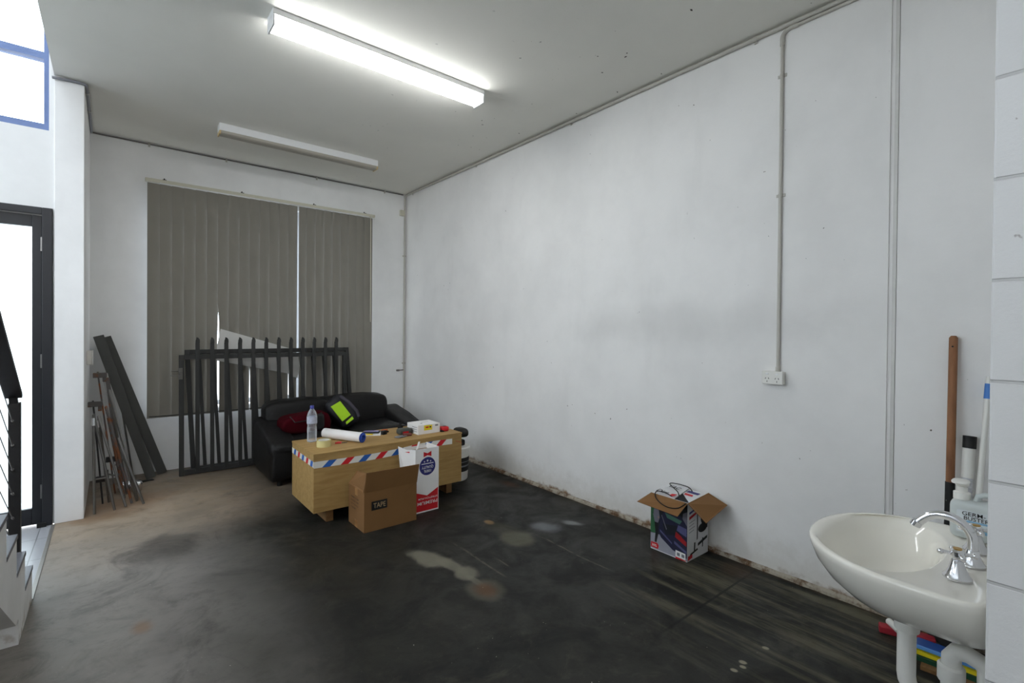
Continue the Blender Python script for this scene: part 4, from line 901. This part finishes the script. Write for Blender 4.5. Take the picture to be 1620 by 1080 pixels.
# ------------------------------------------------------------------ wash basin
SX, SY, SZ = 1.745, .30, .85
bs = thing('wash_basin', 'white ceramic wash basin mounted on the block wall', 'basin', (SX, .15, .66))
def outline(a, w_, yf_, yk, nf=2.15, nb=7):
    c, s_ = cos(a), sin(a); sg = lambda v, p: math.copysign(abs(v)**p, v)
    if s_ >= 0: return SX+w_*sg(c, 2/nf), SY+(yf_-SY)*sg(s_, 2/nf)
    return SX+w_*sg(c, 2/nb), SY-(SY-yk)*sg(-s_, 2/nb)
NA = 72; rings = []
def ring(w_, yf_, yk, z, nf=2.15, nb=7, zf=None): rings.append([(*outline(2*pi*i/NA, w_, yf_, yk, nf, nb), (zf(2*pi*i/NA) if zf else z)) for i in range(NA)])
ring(.10, .42, .151, .690, 2, 3); ring(.155, .455, .151, .698, 2, 4); ring(.205, .50, .151, .722, 2.1, 5); ring(.245, .54, .151, .757, 2.1, 6); ring(.272, .567, .151, .798); ring(.285, .580, .151, .832); ring(.287, .583, .151, .846)
ring(.285, .581, .152, .852); ring(.279, .575, .155, .8545); ring(.270, .566, .160, .8530)
def iring(w_, y0_, y1_, z, n_=2.2):
    yc = (y0_+y1_)/2; sg = lambda v, p: math.copysign(abs(v)**p, v)
    rings.append([(SX+w_*sg(cos(2*pi*i/NA), 2/n_), yc+(y1_-y0_)/2*sg(sin(2*pi*i/NA), 2/n_), z) for i in range(NA)])
iring(.248, .268, .552, .850); iring(.238, .276, .542, .843); iring(.222, .288, .530, .815); iring(.195, .300, .510, .782); iring(.15, .318, .480, .752); iring(.09, .345, .445, .733); iring(.028, .380, .426, .728, 2); iring(.022, .384, .422, .715, 2)
b = B(); V = [[b.verts.new(p) for p in r_] for r_ in rings]
for A, C in zip(V, V[1:]):
    for k in range(NA): b.faces.new([A[k], A[(k+1) % NA], C[(k+1) % NA], C[k]])
b.faces.new(V[0][::-1]); b.faces.new(V[-1]); obj('bowl', b, m_cer, bs, smooth=True, auto=60)
b = B(); lathe(b, [(.026, 0), (.026, .003), (.018, .003), (.018, -.004)], (SX, .403, .729), 20); obj('plug_hole', b, m_chrome, bs, smooth=True)
b = B(); lathe(b, [(.02, -.012), (.032, -.010), (.032, .02), (.026, .035)], (SX-.01, .36, .655), 20); obj('waste_outlet', b, m_pvcw, bs, smooth=True)
def tapset(x, y, label):
    t = thing('basin_tap', label, 'tap', (x, y, .8535), 'basin taps'); z = .8535
    b = B(); lathe(b, [(.028, 0), (.0285, .004), (.024, .010), (.018, .022), (.0135, .036), (.012, .044)], (x, y, z), 24); obj('flared_base', b, m_chrome, t, smooth=True)
    b = B(); lathe(b, [(.009, .044), (.010, .050), (.014, .055), (.014, .066), (.008, .071)], (x, y, z), 18); hb = obj('spindle', b, m_chrome, t, smooth=True)
    for a in (R(25), R(115)):
        b = B(); d_ = Vector((cos(a), sin(a), 0)); tube(b, [Vector((x, y, z+.06))-d_*.03, Vector((x, y, z+.06))-d_*.012, Vector((x, y, z+.06))+d_*.012, Vector((x, y, z+.06))+d_*.03], [.0055, .0035, .0035, .0055], 10)
        for s_ in (-1, 1): pad(b, Vector((x, y, z+.06))+d_*.033*s_, (.007, .007, .007), 1, 1, 12, 8)
        obj('cross_handle', b, m_chrome, hb, smooth=True)
    b = B(); lathe(b, [(.009, .0712), (.009, .0735)], (x, y, z), 16); obj('brass_cap', b, mat('brass', srgb(190, 150, 80), .3, .9), hb, smooth=True)
tapset(1.605, .226, 'chrome cross handled basin tap nearest the camera'); tapset(1.845, .222, 'chrome cross handled basin tap beside the soap bottle')
sp = thing('basin_spout', 'chrome swan neck spout arching over the basin', 'spout', (1.725, .214, .8535))
b = B(); lathe(b, [(.026, 0), (.0265, .004), (.022, .010), (.016, .024), (.0125, .040)], (1.725, .214, .8535), 24); obj('flared_base', b, m_chrome, sp, smooth=True)
pts = [(1.725, .214, .88), (1.725, .214, .905)]+[(1.725, .269-.055*cos(a), .915+.052*sin(a)) for a in [i*pi/14 for i in range(0, 12)]]+[(1.725, .331, .925)]
b = B(); tube(b, pts, [.011]*(len(pts)-1)+[.012], 14); lathe(b, [(.0135, 0), (.0135, .014)], (1.725, .3315, .922), 14, (0, -.45, 1)); obj('swan_neck', b, m_chrome, sp, smooth=True)
# soap bottle
gb = thing('soap_bottle', 'translucent hand soap jug with a white pump standing on the basin ledge', 'bottle', (1.958, .225, .8540)); zt = .854
m_jug = mat('milky_plastic', srgb(214, 220, 218), .3, var=.02, trans=.25)
b = B(); pad(b, (1.958, .228, zt+.055), (.036, .064, .055), .3, .25, 32, 16); obj('jug_body', b, m_jug, gb, smooth=True)
b = B(); tube(b, [(1.958, .236, zt+.106), (1.958, .232, zt+.124), (1.958, .218, zt+.131), (1.958, .190, zt+.129), (1.958, .172, zt+.118), (1.958, .168, zt+.095)], [.009, .008, .008, .008, .009, .01], 12); obj('jug_handle', b, m_jug, gb, smooth=True)
b = B(); lathe(b, [(.020, .108), (.020, .128), (.013, .131), (.013, .146)], (1.958, .268, zt), 20); pc = obj('pump_collar', b, m_pvcw, gb, smooth=True)
b = B(); lathe(b, [(.011, .146), (.016, .150), (.016, .160)], (1.958, .268, zt), 20); pad(b, (1.948, .270, zt+.161), (.026, .020, .006), .6, .7); obj('pump_head', b, m_pvcw, pc, smooth=True)
xf = 1.958-.0372
b = B(); plate(b, [(xf, .274, zt+.022), (xf, .274, zt+.085), (xf, .190, zt+.085), (xf, .190, zt+.022)], .0006); lb = obj('paper_label', b, mat('label_white', srgb(220, 226, 228), .5), gb)
b = B(); plate(b, [(xf-.0008, .260, zt+.026), (xf-.0008, .260, zt+.043), (xf-.0008, .20, zt+.043), (xf-.0008, .20, zt+.026)], .0003, 0); plate(b, [(xf-.0008, .262, zt+.052), (xf-.0008, .250, zt+.058), (xf-.0008, .188, zt+.058), (xf-.0008, .188, zt+.053)], .0003, 0)
obj('blue_band', b, mat('pale_blue_print', srgb(140, 184, 214), .5), lb)
b = B(); text_mesh(b, 'GERM-', (xf-.001, .262, zt+.072), (0, -1, 0), (0, 0, 1), .050, .011); text_mesh(b, 'BUSTER', (xf-.001, .258, zt+.059), (0, -1, 0), (0, 0, 1), .054, .011); obj('lettering', b, m_ink, lb)
# waste pipe
wp = thing('waste_trap', 'white plastic bottle neck trap pipe beneath the basin', 'pipe', (1.70, .28, 0))
xw = 1.715; pipe = [(xw, .344, .672), (xw, .344, .52)]+[(xw, .297+.047*cos(a), .505-.055*sin(a)) for a in [i*pi/10 for i in range(11)]]+[(xw, .250, .55)]
b = B(); tube(b, pipe, .0215, 18); obj('trap_bend', b, m_pvcw, wp, smooth=True)
b = B(); lathe(b, [(.028, 0), (.029, .004), (.029, .036), (.026, .04)], (xw, .344, .628), 20); obj('union_nut', b, m_pvcw, wp, smooth=True)
b = B(); lathe(b, [(.027, 0), (.029, .004), (.029, .04), (.024, .046)], (xw, .250, .535), 20); obj('union_nut', b, m_pvcw, wp, smooth=True)
b = B(); tube(b, [(xw, .250, .57), (xw, .250, .60), (xw, .240, .618), (xw, .218, .622), (xw, .19, .612), (xw, .18, .59), (xw, .18, .02)], .021, 18); obj('outlet_pipe', b, m_pvcw, wp, smooth=True)

# ------------------------------------------------------------------ tools leaning by the corner
sd = thing('garden_spade', 'long wooden handled spade leaning on the right wall behind the basin', 'spade', (2.96, .45, 0))
p0, p1 = Vector((2.96, .450, .0)), Vector((XR-.022, .458, 1.445)); d = (p1-p0).normalized()
b = B(); tube(b, [p0+d*.76, p1-d*.01, p1], [.0165, .0165, .010], 16); hs = obj('handle', b, m_handle, sd, smooth=True)
b = B(); lathe(b, [(.004, -.0005), (.004, .001)], p1-d*.05+Vector((-.0165, 0, 0)), 8, (-1, 0, 0)); obj('hang_hole', b, m_ink, hs)
b = B(); tube(b, [p0+d*.28, p0+d*.768], .0185, 16); sl = obj('sleeve', b, m_ink, sd, smooth=True)
b = B(); q = p0+d*.755+Vector((-.0195, .004, 0)); text_mesh(b, 'SAXON', tuple(q+Vector((-.001, -.006, -.075))), (.12, 0, 1), (0, 1, 0), .07, .012); obj('lettering', b, m_white, sl)
b = B(); s_ = Vector((0, 1, 0)); nn = d.cross(s_); pr = [(-.09, .30), (-.095, .12), (-.07, .04), (0, .002), (.07, .04), (.095, .12), (.09, .30), (.02, .31), (-.02, .31)]
plate(b, [p0+d*h_+s_*u_-nn*.012 for u_, h_ in pr], .004); obj('blade', b, m_dkmetal, sd)
vt = thing('vacuum_wand', 'white ribbed vacuum hose with a black tube end beside the spade', 'vacuum hose', (2.945, .41, 0))
p0, p1 = Vector((2.945, .412, 0)), Vector((XR-.035, .394, .985)); d = (p1-p0).normalized(); L = (p1-p0).length
b = B(); tube(b, [p1-d*.055, p1], .0245, 18, cap=False); tube(b, [p1-d*.055, p1-d*.001], .020, 18); obj('black_end', b, m_ink, vt, smooth=True)
b = B(); tube(b, [p1-d*.19, p1-d*.055], .0225, 18); obj('white_cuff', b, m_pvcw, vt, smooth=True)
pts = [p0+d*(.02+i*(L-.21)/90) for i in range(91)]
b = B(); tube(b, pts, [.0205 if i % 2 else .0175 for i in range(91)], 14); obj('ribbed_hose', b, mat('pale_hose', srgb(196, 196, 200), .4), vt)
mp = thing('mop', 'white mop pole with a blue grip leaning into the corner', 'mop', (2.88, .378, 0))
p0, p1 = Vector((2.875, .378, 0)), Vector((3.062, .334, 1.262)); d = (p1-p0).normalized()
b = B(); tube(b, [p0+d*.05, p1], .0115, 14); obj('pole', b, m_pvcw, mp, smooth=True)
b = B(); tube(b, [p1-d*.10, p1-d*.032], .0135, 14); obj('blue_grip', b, mat('blue_rubber', srgb(70, 124, 196), .5), mp, smooth=True)
b = B(); pad(b, (2.895, .365, .025), (.026, .07, .022), .3, .5); obj('mop_head', b, mat('blue_microfibre', srgb(40, 66, 120), .9, bump=.5), mp, smooth=True)
b = B(); bar(b, (2.90, .69, .02), (2.97, .49, .02), .045, .035); tag(obj('red_squeegee', b, mat('red_plastic', srgb(160, 40, 52), .5), loc=(2.935, .59, 0), bevel=.006), 'red plastic squeegee lying on the floor under the basin', 'squeegee')
b = B(); tube(b, [(2.925, .655, .054), (2.865, .60, .054)], .016, 12); tag(obj('white_tube', b, m_pvcw, loc=(2.895, .63, .04), smooth=True), 'short white tube resting on the red squeegee', 'tube')
b = B(); box(b, 3.04, 3.08, .50, .55, .0, .14); tag(obj('timber_offcut', b, m_timber, loc=(3.06, .525, 0), bevel=.002), 'short timber offcut standing at the wall under the basin', 'timber')
dp = thing('dustpan', 'blue plastic dustpan on the floor beneath the basin', 'dustpan', (2.88, .42, 0))
z = .062
b = B(); bar(b, (2.81, .53, z), (2.83, .27, z), .07, .02, (1, 0, 0)); obj('pan', b, mat('blue_plastic', srgb(36, 72, 140), .4), dp, bevel=.004)
b = B(); bar(b, (2.77, .53, z+.002), (2.79, .27, z+.002), .012, .012, (1, 0, 0)); obj('lip', b, mat('light_blue_plastic', srgb(96, 150, 214), .4), dp)
b = B(); bar(b, (2.80, .54, .044), (2.82, .26, .044), .09, .014, (1, 0, 0)); tag(obj('yellow_sponge', b, m_yel, loc=(2.87, .40, .037)), 'flat yellow sponge pad under the blue dustpan', 'sponge')
b = B(); bar(b, (2.79, .53, .027), (2.81, .26, .027), .10, .018, (1, 0, 0)); tag(obj('green_scourer', b, mat('green_pad', srgb(18, 62, 40), .9), loc=(2.855, .40, .018)), 'dark green scouring pad under the yellow sponge', 'scouring pad')
b = B(); bar(b, (2.77, .50, .0095), (2.79, .24, .0095), .13, .016, (1, 0, 0)); tag(obj('timber_board', b, m_timber, loc=(2.83, .38, 0)), 'thin timber board on the floor under the cleaning pads', 'board')
